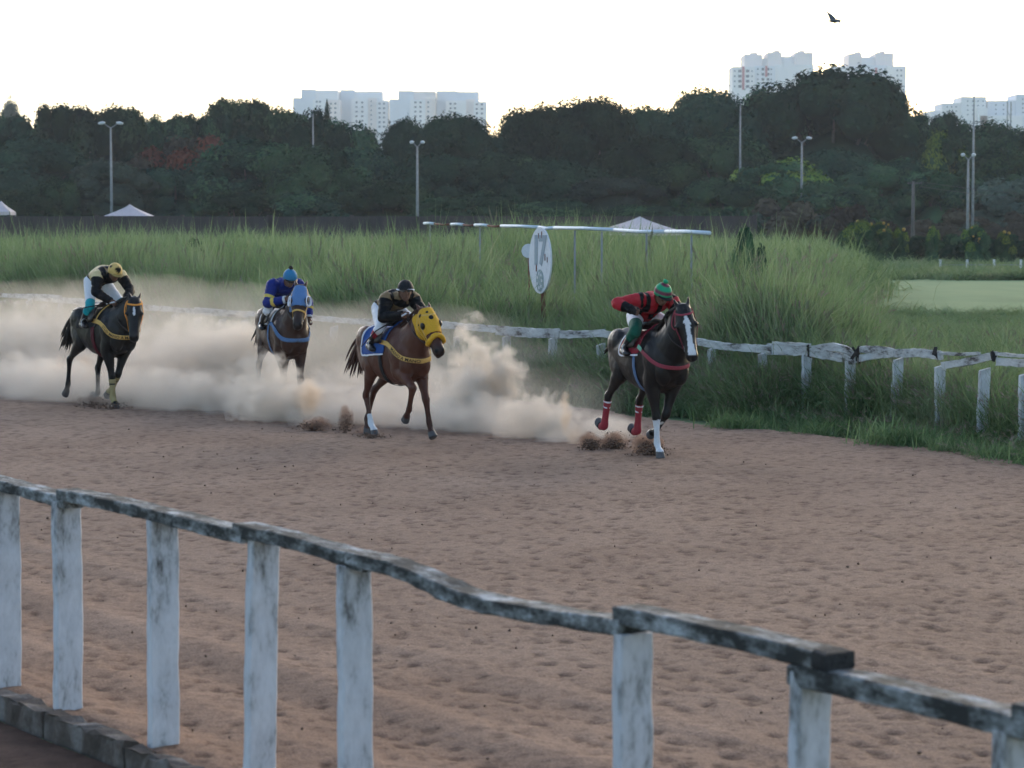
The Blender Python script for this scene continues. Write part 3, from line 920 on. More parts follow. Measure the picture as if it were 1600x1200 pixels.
M_tent = mat_noise("tent_cloth", [(0.3, (0.50, 0.42, 0.42)), (0.7, (0.62, 0.54, 0.54))], scale=0.8, rough=0.8)
def tent(px, top, x0, x1, eave, Y, label):
    p = at(px, top, Y); a = at(x0, eave, Y); b = at(x1, eave, Y)
    root = empty("tent", (p.x, Y, 0)); tag(root, label, "tent", "tent roofs behind the wall")
    ze = a.z; wl_, wr = a.x - p.x, b.x - p.x; dd = (wr - wl_) / 2
    V = [(0, 0, p.z)]
    k = 6
    for j in range(1, k + 1):
        t = j / k; zz = p.z + (ze - p.z) * (t ** 0.8)
        V += [(wl_ * t, -dd * t, zz), (wr * t, -dd * t, zz), (wr * t, dd * t, zz), (wl_ * t, dd * t, zz)]
    F = [(0, 1 + q, 1 + (q + 1) % 4) for q in range(4)]
    for j in range(k - 1):
        for q in range(4):
            F.append((1 + j * 4 + q, 1 + (j + 1) * 4 + q, 1 + (j + 1) * 4 + (q + 1) % 4, 1 + j * 4 + (q + 1) % 4))
    n0 = len(V)
    V += [(wl_, -dd, ze - .25), (wr, -dd, ze - .25), (wr, dd, ze - .25), (wl_, dd, ze - .25)]
    for q in range(4):
        F.append((n0 - 4 + q, n0 + q, n0 + (q + 1) % 4, n0 - 4 + (q + 1) % 4))
    obj("tent_roof", V, F, M_tent, root)
    for sx, sy in ((wl_, -dd), (wr, -dd), (wr, dd), (wl_, dd)):
        MB().tube([(sx * .98, sy * .98, 0), (sx * .98, sy * .98, ze)], 0.05, 8).build("leg", M_metal, root, smooth=True)
M_metal = mat_noise("grey_metal", [(0.3, (0.15, 0.165, 0.17)), (0.7, (0.24, 0.26, 0.27))], scale=4, rough=0.6, spec=0.5)
M_metalw = mat_noise("white_metal", [(0.3, (0.52, 0.55, 0.57)), (0.7, (0.65, 0.68, 0.70))], scale=4, rough=0.5, spec=0.5)
M_wood = mat_noise("pole_wood", [(0.3, (0.07, 0.065, 0.06)), (0.7, (0.14, 0.13, 0.12))], scale=6, rough=0.9, stretch=(2, 2, .3))
tent(203, 319, 166, 238, 338, 192, "small pale pink tent roof above the wall on the left")
tent(2, 314, -28, 20, 331, 194, "pale tent roof cut by the left edge")
tent(1000, 338, 930, 1062, 361, 150, "wide pink tent roof behind the striped pipe right of the number board")

def lamp(px, top, Y, arm, label, double=True, mast=False, head=0.35):
    p = at(px, top, Y)
    root = empty("lamp_post", (p.x, Y, 0)); tag(root, label, "lamp post" if not mast else "mast")
    MB().tube([(0, 0, 0), (0, 0, p.z * .5), (0, 0, p.z)], [0.13, 0.11, 0.07] if not mast else [0.12, .10, .05], 8).build("pole", M_metal, root, smooth=True)
    if mast:
        MB().tube([(0, 0, p.z - .05), (0, 0, p.z + .5)], .02, 6).build("antenna", M_metal, root)
        return root
    for s in ((-1, 1) if double else (1,)):
        MB().tube([(0, 0, p.z - .05), (s * arm * .35, 0, p.z + .10), (s * arm * .8, 0, p.z + .32)], [.05, .045, .04], 6).build("arm", M_metal, root, smooth=True)
        MB().ball((s * arm, 0, p.z + .34), (arm * .42, .17, .13), 12, 8, Matrix.Rotation(s * .12, 3, 'Y')).build("lamp_head", M_metalw, root, smooth=True)
    return root
lamp(173, 199, 206, 0.72, "double-armed street lamp before the flat-topped trees on the left")
lamp(652, 229, 200, 0.42, "double-headed street lamp left of the number board")
lamp(1253, 222, 215, 0.6, "small double-armed lamp below the tallest tree")
lamp(1513, 249, 190, 0.40, "double-headed lamp beside the tall mast on the right")
lamp(489, 178, 235, 0, "thin pole below the left apartment block", mast=True)
lamp(1157, 165, 225, 0, "thin tall mast left of the tallest tree", mast=True)
lamp(1522, 150, 200, 0, "tall thin mast beside the double-headed lamp on the right", mast=True)
# wooden pole with cross arm and wires
p = at(1427, 283, 188)
up = empty("utility_pole", (p.x, 188, 0)); tag(up, "wooden utility pole with cross arm on the right", "utility pole")
MB().tube([(0, 0, 0), (0, 0, p.z)], [.16, .11], 8).build("pole", M_wood, up, smooth=True)
MB().box((0.1, 0, p.z - .15), (1.1, .1, .12)).build("cross_arm", M_wood, up)
for k in range(2):
    q0 = Vector((0.5, 0.05 * k, p.z - .05 - .35 * k)); q1 = Vector((17, -3, p.z - 1.6 - .35 * k))
    MB().tube([q0.lerp(q1, t) - Vector((0, 0, 1.0 * t * (1 - t))) for t in np.linspace(0, 1, 14)], 0.018, 4).build("wire", M_wood, up)

# hedge, vine-covered wall and low white posts on the right
for px, top, hw, Y_, lab in ((306, 372, 24, 92, "round dark bush in the long grass left of the blue-capped jockey"), (60, 402, 34, 82, "low dark bush in the long grass above the last horse"), (245, 395, 40, 88, "wide dark weed bush in the grass right of the last jockey"), (660, 398, 26, 80, "dark weed bush in the grass left of the number board"), (905, 402, 30, 72, "low weed bush in the grass right of the number board"), (1165, 352, 26, 62, "leafy weed bush topping the tall grass clump")):
    T(px, top, hw, Y_, "bush", lab, name="shrub", group="weed bushes in the long grass")
hp = lambda px, Y: at(px, HORIZON, Y).x
rng_h = random.Random(9)
for i, px in enumerate(range(1195, 1660, 42)):
    T(px + rng_h.uniform(-8, 8), 372 + rng_h.uniform(-8, 6), 34 + rng_h.uniform(-4, 6), 168 + rng_h.uniform(-3, 3), "bush", "dark vine-covered bush in the hedge beyond the turf, %s" % ["leftmost", "second from the left", "third from the left", "fourth from the left", "fifth from the left", "sixth from the left", "sixth from the right", "fifth from the right", "fourth from the right", "third from the right", "second from the right", "rightmost"][min(i, 11)], name="shrub", group="hedge bushes beyond the turf")
for px, top, hw, lab in ((1345, 343, 30, "yellow-flowering shrub left of the utility pole"), (1372, 346, 22, "small yellow-flowering shrub beside the utility pole"), (1405, 356, 14, "low flowering shrub just left of the utility pole"), (1458, 352, 10, "thin yellow-tipped shrub right of the utility pole"), (1524, 351, 20, "shrub with orange blossoms below the double-headed lamp"), (1572, 362, 16, "low shrub with yellow blossoms near the right edge")):
    r_ = T(px, top, hw, 160, "yellow", lab, name="shrub", group="flowering shrubs beyond the turf", idx=0)
    rg = random.Random(px)
    w_ = hw / FPX * 160; h_ = at(px, top, 160).z
    for j in range(5):
        MB().ball((rg.uniform(-w_, w_) * .8, -w_ * rg.uniform(.2, .8), h_ * rg.uniform(.6, 1.0)), .06 + .06 * rg.random(), 8, 6).build("blossom", M_flower, r_)
lw = empty("low_fence", (hp(1500, 140), 140, 0)); tag(lw, "low white post and rail fence beyond the turf", "fence")
for px in range(1470, 1690, 42):
    MB().box((hp(px, 140) - lw.location.x, 0, .42), (.11, .11, .74)).build("post", M_metalw, lw)
    MB().box((hp(px + 20.5, 140) - lw.location.x, 0.12, .50), (42 / FPX * 140 - .01, .04, .045)).build("rail", M_metal, lw)

# ================================================================ far apartment blocks and hill
M_block = mat_noise("block_plaster", [(0.3, (0.86, 0.82, 0.78)), (0.7, (0.89, 0.86, 0.82))], scale=0.05, rough=0.9)
M_blockshade = mat_noise("block_shaded_plaster", [(0.3, (0.76, 0.76, 0.77)), (0.7, (0.80, 0.80, 0.81))], scale=0.05, rough=0.9)  # shade on the turned-away faces, painted as a bluer plaster
M_blocklit = mat_noise("block_sunlit_plaster", [(0.3, (0.86, 0.75, 0.68)), (0.7, (0.89, 0.79, 0.72))], scale=0.05, rough=0.9)  # low sun on some faces, painted as a pinker plaster
M_red = mat_plain("red_stripe", (0.50, 0.16, 0.17), 0.8, scale=0.5)
M_glass = mat_plain("far_window_glass", (0.10, 0.115, 0.14), 0.25, scale=0.2, spec=0.6)
def box_obj(name, x0, x1, z0, z1, y0, y1, mat, parent):
    return MB().box(((x0 + x1) / 2, (y0 + y1) / 2, (z0 + z1) / 2), (x1 - x0, y1 - y0, z1 - z0)).build(name, mat, parent)
def block(x0, x1, Y, parts, label, rows=None, stripes=(), group="far apartment blocks"):
    """parts: (px0, px1, top row, mat, depth offset); windows: (column px, first row, last row, step)"""
    cx = at((x0 + x1) / 2, HORIZON, Y).x
    root = empty("apartment_block", (cx, Y, 0)); tag(root, label, "building", group)
    for (a, b, top, mat, dy) in parts:
        y = Y + dy
        box_obj("wall", at(a, 0, y).x - cx, at(b, 0, y).x - cx, 0, at(a, top, y).z, dy, dy + 26, mat, root)
    wme = None
    for (px, r0, r1, step, w, hgt, dy) in rows or ():
        y = Y + dy
        py = r0
        while py <= r1:
            q = at(px, py, y)
            if wme is None:
                s_ = w / FPX * Y
                wme = MB().box((0, 0, 0), (1, 1, 1)).V, MB().box((0, 0, 0), (1, 1, 1)).F
                wme = mesh("window", wme[0], wme[1], M_glass)
            o = link("window", wme, root, (q.x - cx, dy - 0.1, q.z))
            o.scale = (w / FPX * Y, 0.35, hgt / FPX * Y)
            py += step
    for (px, w, r0, r1, dy) in stripes:
        y = Y + dy
        box_obj("stripe", at(px - w / 2, 0, y).x - cx, at(px + w / 2, 0, y).x - cx, at(px, r1, y).z, at(px, r0, y).z, dy - .5, dy + .4, M_red, root)
    return root
BY = 1700
def cols(xs, r0, r1, step, w, h, dy): return [(x, r0, r1, step, w, h, dy) for x in xs]
block(457, 530, BY, [(457, 470, 153, M_blockshade, 8), (470, 492, 140, M_blockshade, 4), (492, 527, 141, M_block, 6), (488, 510, 155, M_block, 0), (512, 530, 156, M_blocklit, 2)], "leftmost pale apartment tower behind the trees", cols([495, 500], 159, 195, 7, 3, 2.6, 0) + cols([517, 524], 162, 195, 7, 3, 2.6, 2))
block(528, 606, BY + 20, [(530, 536, 152, M_blockshade, 6), (531, 553, 140.5, M_blockshade, 4), (553, 597, 143, M_block, 6), (548, 574, 154, M_block, 0), (574, 588, 153, M_blocklit, 3), (588, 606, 157, M_block, 0)], "second pale apartment tower from the left behind the trees", cols([557, 566], 160, 200, 7.2, 3.4, 2.8, 0) + cols([593, 600], 162, 205, 7.2, 3.4, 2.8, 0) + cols([580], 158, 200, 7.2, 2, 2, 3))
block(608, 680, BY, [(608, 624, 155, M_blockshade, 8), (622, 646, 142, M_blockshade, 4), (646, 680, 143, M_blocklit, 6), (640, 664, 156, M_block, 0), (664, 676, 154, M_blocklit, 2)], "third pale apartment tower from the left, pinkish on its right", cols([649, 657], 160, 205, 7.2, 3.4, 2.8, 0) + cols([669], 160, 205, 7.2, 2.6, 2.6, 2))
block(680, 760, BY + 20, [(670, 688, 155, M_blockshade, 7), (682, 714, 142, M_blockshade, 4), (714, 748, 143.5, M_blockshade, 6), (696, 728, 157, M_block, 0), (728, 742, 155, M_blocklit, 3), (740, 760, 159, M_block, 0)], "fourth pale apartment tower from the left, left of the wide sky gap", cols([704, 711], 162, 200, 7.2, 3.4, 2.8, 0) + cols([745, 753], 163, 200, 7.2, 3.4, 2.8, 0))
block(1144, 1272, 1500, [(1145, 1180, 104, M_block, 0), (1164, 1192, 85, M_blocklit, 10), (1174, 1184, 82, M_blocklit, 12), (1180, 1212, 103, M_blockshade, 2), (1190, 1206, 91, M_block, 12), (1200, 1222, 82, M_blocklit, 8), (1210, 1219, 79, M_blocklit, 12), (1220, 1246, 88, M_block, 12), (1243, 1271, 82, M_blocklit, 8), (1250, 1258, 79, M_blocklit, 12), (1212, 1272, 101, M_block, 4)], "cream apartment block with red stripe behind the tallest tree", cols([1148, 1175], 111, 135, 8, 2, 2.2, 0) + cols([1156, 1168], 111, 135, 8, 5, 4, 0) + cols([1184, 1205], 108, 130, 8, 2, 2.2, 2) + cols([1192, 1200], 108, 130, 8, 4, 4, 2), stripes=[(1162, 3.5, 104, 140, 0), (1198, 3.5, 103, 120, 2)])
block(1318, 1418, 1500, [(1300, 1345, 104, M_block, 6), (1345, 1388, 102, M_blockshade, 2), (1387, 1417, 103, M_block, 0), (1327, 1347, 84, M_blocklit, 8), (1338, 1346, 81, M_blocklit, 12), (1346, 1372, 89, M_block, 12), (1369, 1397, 83, M_blocklit, 8), (1376, 1383, 80, M_blocklit, 12)], "pale apartment block showing right of the tallest tree", cols([1402, 1408], 110, 160, 8.2, 2.4, 2.4, 0) + cols([1377, 1383], 108, 125, 8.2, 2, 2.4, 2), stripes=[(1370, 3, 106, 117, 2)])
block(1474, 1546, 1350, [(1474, 1506, 161, M_block, 3), (1504, 1543, 151, M_block, 0), (1456, 1480, 173, M_block, 8), (1530, 1545, 169, M_block, -4)], "white stepped block at the right below the tall mast", cols([1480, 1487, 1494], 167, 182, 7, 2, 1.6, 3) + cols([1512, 1520, 1528, 1536], 158, 182, 7, 2, 1.6, 0))
block(1546, 1640, 1350, [(1536, 1546, 168, M_block, 4), (1545, 1592, 157, M_blockshade, 2), (1590, 1640, 147, M_blockshade, 0), (1534, 1600, 181, M_block, -4)], "white flat-roofed block at the right edge", cols([1556, 1568, 1580], 164, 178, 7, 2, 1.8, 2) + cols([1598, 1610, 1622], 155, 178, 7, 2, 1.8, 0))
lt = empty("lattice_tower", (at(1579, 0, 420).x, 420, 0)); tag(lt, "thin lattice antenna tower before the white block at the right edge", "tower")
zt = at(1579, 159, 420).z
for k, (sx, sy) in enumerate(((-.28, -.28), (.28, -.28), (.28, .28), (-.28, .28))):
    MB().tube([(sx, sy, 0), (sx, sy, zt)], .05, 5).build("leg", M_metal, lt)
for k in range(int(zt / 1.6)):
    MB().tube([(-.28 if k % 2 else .28, -.28, k * 1.6), (.28 if k % 2 else -.28, -.28, k * 1.6 + 1.6)], .035, 4).build("brace", M_metal, lt)
# hill on the left horizon
hv, hf = [], []
hx = np.linspace(-330, -180, 60)
for j, y in enumerate((1300, 1500, 1700)):
    for x in hx:
        px_ = 800 + x / 1500 * FPX
        e = math.exp(-((px_ - 236) / 34) ** 2) * 20 + 40 + 1.5 * math.sin(x * .7) + 1.0 * math.sin(x * 1.9)
        hv.append((x, y, e * (1.0 if j == 1 else 0.2)))
for j in range(2):
    for k in range(59):
        a = j * 60 + k
        hf.append((a, a + 1, a + 61, a + 60))
tag(obj("hill", hv, hf, M_leaf3, smooth=True), "pale blue distant hill on the left skyline", kind="structure")
# ================================================================ long grass (stuff): tussock prototypes scattered by geometry nodes
def grass_mat(name, dark, mid, light, dry):
    m, nt, b = nodes(name)
    oi = N(nt, "ShaderNodeObjectInfo")
    g = N(nt, "ShaderNodeNewGeometry")
    nz = N(nt, "ShaderNodeTexNoise"); nz.inputs["Scale"].default_value = 0.6; nz.inputs["Detail"].default_value = 4
    nt.links.new(g.outputs["Position"], nz.inputs["Vector"])
    a = N(nt, "ShaderNodeMath", operation='MULTIPLY_ADD'); a.inputs[1].default_value = 0.30
    nt.links.new(g.outputs["Random Per Island"], a.inputs[0]); nt.links.new(nz.outputs["Fac"], a.inputs[2])
    r = ramp(nt, a.outputs[0], [(0.34, dark), (0.58, mid), (0.78, light), (0.93, dry)])
    nt.nodes.remove(b)
    b = N(nt, "ShaderNodeBsdfDiffuse"); nt.links.new(r.outputs[0], b.inputs[0])
    tr = N(nt, "ShaderNodeBsdfTranslucent"); nt.links.new(r.outputs[0], tr.inputs[0])
    mx = N(nt, "ShaderNodeMixShader"); mx.inputs[0].default_value = 0.35
    nt.links.new(b.outputs[0], mx.inputs[1]); nt.links.new(tr.outputs[0], mx.inputs[2])
    nt.links.new(mx.outputs[0], nt.nodes["Material Output"].inputs[0])
    return m
M_grass = grass_mat("long_grass", (0.085, 0.135, 0.058), (0.165, 0.235, 0.106), (0.245, 0.315, 0.165), (0.34, 0.34, 0.215))
M_grassd = grass_mat("dense_cane_grass", (0.058, 0.105, 0.045), (0.112, 0.185, 0.078), (0.18, 0.26, 0.12), (0.27, 0.31, 0.18))
M_seed = mat_noise("seed_plume", [(0.3, (0.20, 0.14, 0.11)), (0.7, (0.34, 0.26, 0.21))], scale=8, rough=0.9)
M_seedg = mat_noise("green_seed_plume", [(0.3, (0.13, 0.135, 0.08)), (0.7, (0.22, 0.21, 0.14))], scale=8, rough=0.9)
M_straw = grass_mat("dry_straw", (0.10, 0.085, 0.05), (0.16, 0.13, 0.08), (0.22, 0.18, 0.11), (0.26, 0.22, 0.15))

def blades(n, h, spread, arch, w, seed, segs=4, upright=0.35):
    rng = np.random.default_rng(seed)
    base = rng.normal(scale=spread, size=(n, 2))
    ang = rng.uniform(0, 2 * np.pi, n)
    L = h * rng.uniform(0.55, 1.1, n)
    tilt = rng.uniform(0.05, upright, n)
    bend = arch * rng.uniform(0.4, 1.3, n)
    V, F = [], []
    t = np.linspace(0, 1, segs + 1)
    k = 2 * segs + 1
    P = np.zeros((n, segs + 1, 3))
    cur = np.stack([base[:, 0], base[:, 1], np.zeros(n)], 1)
    P[:, 0] = cur
    for s in range(1, segs + 1):
        th = tilt + bend * (t[s] - 0.5 / segs) ** 1.6
        d = np.stack([np.sin(th) * np.cos(ang), np.sin(th) * np.sin(ang), np.cos(th)], 1)
        cur = cur + d * (L / segs)[:, None]
        P[:, s] = cur
    fa = ang + rng.uniform(-1.2, 1.2, n) + np.pi / 2
    side = np.stack([np.cos(fa), np.sin(fa), 0 * fa], 1)
    ww = w * rng.uniform(0.6, 1.4, n)
    prof = np.interp(t, [0, 0.4, 0.8, 1], [0.75, 1.0, 0.6, 0.0])
    out = np.zeros((n, k, 3))
    for s in range(segs):
        out[:, 2 * s] = P[:, s] - side * (ww * prof[s] / 2)[:, None]
        out[:, 2 * s + 1] = P[:, s] + side * (ww * prof[s] / 2)[:, None]
    out[:, 2 * segs] = P[:, segs]
    f = []
    for s in range(segs - 1):
        a = 2 * s
        f += [(a, a + 1, a + 3), (a, a + 3, a + 2)]
    f.append((2 * segs - 2, 2 * segs - 1, 2 * segs))
    f = np.array(f)
    F = (np.arange(n)[:, None, None] * k + f[None]).reshape(-1, 3)
    return out.reshape(-1, 3), F, P

def tussock(name, parts, mats):
    V, F, mi, nb = [], [], [], 0
    for v, f, m in parts:
        V.append(v); F.append(f + nb); nb += len(v); mi.append(np.full(len(f), m))
    me = mesh(name, np.concatenate(V), np.concatenate(F))
    for m in mats: me.materials.append(m)
    me.polygons.foreach_set("material_index", np.concatenate(mi).astype(np.int32))
    return bpy.data.objects.new(name, me)

def plume(P, seed, size=0.16):
    """seed heads: little cards clustered on the tips of stalks"""
    rng = np.random.default_rng(seed)
    V, F = [], []
    nb = 0
    for tip, pre in zip(P[:, -1], P[:, -2]):
        d = tip - pre; d /= np.linalg.norm(d) + 1e-9
        for j in range(14):
            c = tip + d * rng.uniform(-size * 1.2, size * .5) + rng.normal(scale=size * 0.22, size=3)
            e = d * rng.uniform(.02, .05) + rng.normal(scale=.012, size=3)
            q = rng.normal(scale=.008, size=3)
            V += [c - e, c + q, c + e]; F.append((nb, nb + 1, nb + 2)); nb += 3
    return np.array(V), np.array(F)

protos = bpy.data.collections.new("grass_prototypes")
def reg(o): protos.objects.link(o); return o
kinds = []
for i in range(4):       # 0-3 fine arching grass, about 1 m
    v, f, _ = blades(120, 1.15, 0.20, (2.3, 1.3, 1.8, 1.0)[i], 0.014, 100 + i, 4, (.35, .5, .3, .6)[i])
    v2, f2, P2 = blades(2, 1.2, 0.12, 0.7, 0.006, 140 + i)
    v3, f3 = plume(P2, 150 + i, .06)
    reg(tussock("tuft_%02d" % i, [(v, f, 0), (v2, f2, 0), (v3, f3, 1)], [M_grass, M_seedg]))
for i in range(2):       # 4-5 broad cane grass
    v, f, _ = blades(46, 1.0, 0.2, 1.9, 0.034, 110 + i, 5, 0.5)
    v2, f2, P2 = blades(40, 1.0, 0.2, 1.2, 0.018, 115 + i)
    reg(tussock("tuft_%02d" % (4 + i), [(v, f, 0), (v2, f2, 0)], [M_grassd, M_seed]))
for i in range(2):       # 6-7 short verge grass
    v, f, _ = blades(80, 0.34, 0.14, 1.3, 0.012, 120 + i, 3, 0.7)
    reg(tussock("tuft_%02d" % (6 + i), [(v, f, 0)], [M_grassd]))
for i in range(2):       # 8-9 pinkish seeding grass with dry straw
    v, f, _ = blades(60, 0.9, 0.15, 1.3, 0.010, 130 + i, 4, 0.5)
    v2, f2, P2 = blades(8, 0.95, 0.16, 0.8, 0.006, 135 + i, 4, 0.5)
    v3, f3 = plume(P2, 160 + i, .11)
    reg(tussock("tuft_%02d" % (8 + i), [(v, f, 0), (v2, f2, 2), (v3, f3, 1)], [M_grass, M_seed, M_straw]))
for i in range(2):       # 10-11 wide far tussock, coarse
    v, f, _ = blades(230, 1.15, 0.55, 1.9, 0.030, 170 + i, 3, 0.5)
    reg(tussock("tuft_%02d" % (10 + i), [(v, f, 0)], [M_grass]))

gr = np.random.default_rng(77)
pts, idx, scl, rot = [], [], [], []
def put(x, y, k, s, sz=None):
    pts.append((x, y, -0.09)); idx.append(k); scl.append((s * gr.uniform(.9, 1.25), s * gr.uniform(.9, 1.25), (sz or s))); rot.append((gr.normal() * .16, gr.normal() * .16, gr.uniform(0, 6.28)))

flen = fd[-1]
def behind(s, d):
    p = fpos(s); a = fdir(s)
    n = np.array((-math.sin(a), math.cos(a)))       # away from the track
    return p + n * d
def height_at(px, Y):
    """how tall the grass stands, by where it grows"""
    h = 1.35 + 0.55 * min(1, max(0, (Y - 48) / 14)) + 0.2 * math.sin(px * .013 + Y * .4) + 0.18 * math.sin(px * .031 - Y * .23)
    if Y < 56: h += 0.50 * math.exp(-((px - 560) / 75) ** 2) * (1 if 44 < Y < 54 else .3)
    if Y < 60: h += (.42 * math.exp(-((px - 1080) / 110) ** 2) + .22 * math.exp(-((px - 1250) / 60) ** 2)) * (1 if 40 < Y < 52 else .4)
    if px > 1300: h *= max(0.62, 1 - (px - 1300) / 140 * .38)
    if px > 1330 and Y > 48: h = min(h, max(.35, 1.0 - (Y - 48) / 35))
    h += .40 * math.exp(-((px - 850) / 130) ** 4) * (1 if Y > 54 else 0)
    if 800 < px < 890 and Y < 47: h = min(h, 1.25)
    return h
def patchy(x, y):
    return 1 + .30 * float(vnoise(np.array([[x * .55, y * .30, 0]]), 91)[0]) + .18 * float(vnoise(np.array([[x * 1.7, y * .9, 5]]), 92)[0])
def visible(x, y, m=130):
    px = 800 + x / y * FPX
    return -m < px < 1600 + m
# band behind the far fence
for _ in range(12500):
    s = gr.uniform(0, flen); d = abs(gr.normal(scale=3.8)) + 0.12
    x, y = behind(s, d)
    if not visible(x, y) or y > 75: continue
    px = 800 + x / y * FPX
    h = height_at(px, y) * patchy(x, y) * gr.choice([gr.uniform(.55, .95), gr.uniform(.85, 1.15), gr.uniform(1.0, 1.32)], p=[.35, .5, .15])
    if d < 1.2: h = min(h, 0.95 + d * .45) * gr.uniform(.8, 1.05)
    k = int(gr.integers(0, 4)) if gr.random() < .80 else (int(gr.integers(4, 6)) if gr.random() < .6 else int(gr.integers(8, 10)))
    if 470 < px < 640 and gr.random() < .4 and y > 45: k = int(gr.integers(4, 6))
    if d < 1.0 and gr.random() < .3: k = int(gr.integers(8, 10))
    put(x, y, k, h / 1.0 * .85 if h < 1.3 else 1.05, h / 1.0)
# the meadow further back, in wide tussocks
for _ in range(9000):
    y = 178 - 130 * gr.random() ** 0.62
    x = gr.uniform(-.24, .22) * y
    px = 800 + x / y * FPX
    fx = np.interp(y, FAR_FENCE[::-1, 1], FAR_FENCE[::-1, 0])
    if y < 70 and x < fx + 3.5: continue
    lim = 1290 - (y - 48) * .3
    h = height_at(px, y) * patchy(x, y) * gr.uniform(.75, 1.15)
    if px > lim + gr.normal() * 40:
        if y < 80 and gr.random() < .9: put(x, y, int(gr.integers(0, 4)), 1.0, height_at(px, y) * gr.uniform(.6, 1.0))
        elif y > 128 and gr.random() < .8: put(x, y, int(gr.integers(10, 12)), 1.0, gr.uniform(.3, .6))
        continue
    put(x, y, int(gr.integers(10, 12)) if y > 80 else (int(gr.integers(0, 4)) if gr.random() < .75 else int(gr.integers(4, 6) if gr.random() < .5 else gr.integers(8, 10))), 1.25 if y > 80 else 1.15, h)
# weeds that stand in front of the fence and hide its posts on the left and in the middle
for _ in range(4300):
    s = gr.uniform(0, fs_at_px(1235)); d = -abs(gr.normal(scale=.22)) + .1
    x, y = behind(s, d)
    if not visible(x, y): continue
    k = int(gr.integers(0, 4)) if gr.random() < .7 else int(gr.integers(8, 10))
    put(x, y, k, .75, gr.uniform(.5, .92))
# short tufts on the mown turf
for _ in range(300):
    y = 56 + 18 * gr.random(); x = gr.uniform(.115, .235) * y
    put(x, y, int(gr.integers(6, 8)), gr.uniform(1.0, 2.2), gr.uniform(.25, .7))
# verge between track and fence, and weeds that creep on the sand
for _ in range(5200):
    s = gr.uniform(0, flen); d = -abs(gr.normal(scale=.42)) + .15
    if d < -1.15: continue
    x, y = behind(s, d)
    if x < far_edge_x(y) - .12 or not visible(x, y): continue
    k = int(gr.integers(6, 8)) if gr.random() < .82 else int(gr.integers(8, 10))
    kk = .55 if 800 + x / y * FPX > 1230 else 1.0
    put(x, y, k, gr.uniform(.7, 1.5) if k < 8 else gr.uniform(.4, .7), (gr.uniform(.7, 1.5) if k < 8 else gr.uniform(.4, .7)) * kk)
for px, py, sc in ((1400, 693, 1.5), (1160, 668, 1.2), (1285, 676, 1.0), (1490, 703, 1.2), (1560, 715, 1.0), (1440, 697, .9)):
    g_ = ground(px, py)
    for _ in range(7): put(g_.x + gr.normal() * .09, g_.y + gr.normal() * .12, 6, sc * gr.uniform(.7, 1.1))

def scatter(name, pts, idx, scl, rot, label):
    me = bpy.data.meshes.new(name)
    me.vertices.add(len(pts)); me.vertices.foreach_set("co", np.array(pts, dtype=np.float32).ravel())
    a = me.attributes.new("pick", 'INT', 'POINT'); a.data.foreach_set("value", np.array(idx, dtype=np.int32))
    a = me.attributes.new("size", 'FLOAT_VECTOR', 'POINT'); a.data.foreach_set("vector", np.array(scl, dtype=np.float32).ravel())
    a = me.attributes.new("turn", 'FLOAT_VECTOR', 'POINT'); a.data.foreach_set("vector", np.array(rot, dtype=np.float32).ravel())
    o = link(name, me)
    ng = bpy.data.node_groups.new(name, 'GeometryNodeTree')
    ng.interface.new_socket("Geometry", in_out='INPUT', socket_type='NodeSocketGeometry')
    ng.interface.new_socket("Geometry", in_out='OUTPUT', socket_type='NodeSocketGeometry')
    gi = ng.nodes.new("NodeGroupInput"); go = ng.nodes.new("NodeGroupOutput")
    mp = ng.nodes.new("GeometryNodeMeshToPoints")
    ci = ng.nodes.new("GeometryNodeCollectionInfo"); ci.inputs[0].default_value = protos
    ci.inputs[1].default_value = True; ci.inputs[2].default_value = True
    ip = ng.nodes.new("GeometryNodeInstanceOnPoints")
    ip.inputs["Pick Instance"].default_value = True
    def named(nm, t):
        n = ng.nodes.new("GeometryNodeInputNamedAttribute"); n.data_type = t; n.inputs[0].default_value = nm
        return n.outputs[0]
    L = ng.links.new
    L(gi.outputs[0], mp.inputs[0]); L(mp.outputs[0], ip.inputs["Points"]); L(ci.outputs[0], ip.inputs["Instance"])
    L(named("pick", 'INT'), ip.inputs["Instance Index"])
    L(named("turn", 'FLOAT_VECTOR'), ip.inputs["Rotation"]); L(named("size", 'FLOAT_VECTOR'), ip.inputs["Scale"])
    L(ip.outputs[0], go.inputs[0])
    md = o.modifiers.new("scatter", 'NODES'); md.node_group = ng
    return tag(o, label, "grass", kind="stuff")
scatter("long_grass", pts, idx, scl, rot, "tall green meadow grass with pinkish seed heads behind the far fence")
# ================================================================ bodies: lofted limbs fused into one continuous skin
def crom(A, sub):
    """Catmull-Rom through the rows of A, sub steps per span"""
    A = np.asarray(A, float)
    E = np.vstack([2 * A[0] - A[1], A, 2 * A[-1] - A[-2]])
    out = []
    for i in range(1, len(E) - 2):
        for k in range(sub):
            t = k / sub
            out.append(0.5 * (2 * E[i] + (E[i + 1] - E[i - 1]) * t + (2 * E[i - 1] - 5 * E[i] + 4 * E[i + 1] - E[i + 2]) * t * t + (3 * E[i] - E[i - 1] - 3 * E[i + 1] + E[i + 2]) * t ** 3))
    out.append(A[-1])
    return np.array(out)

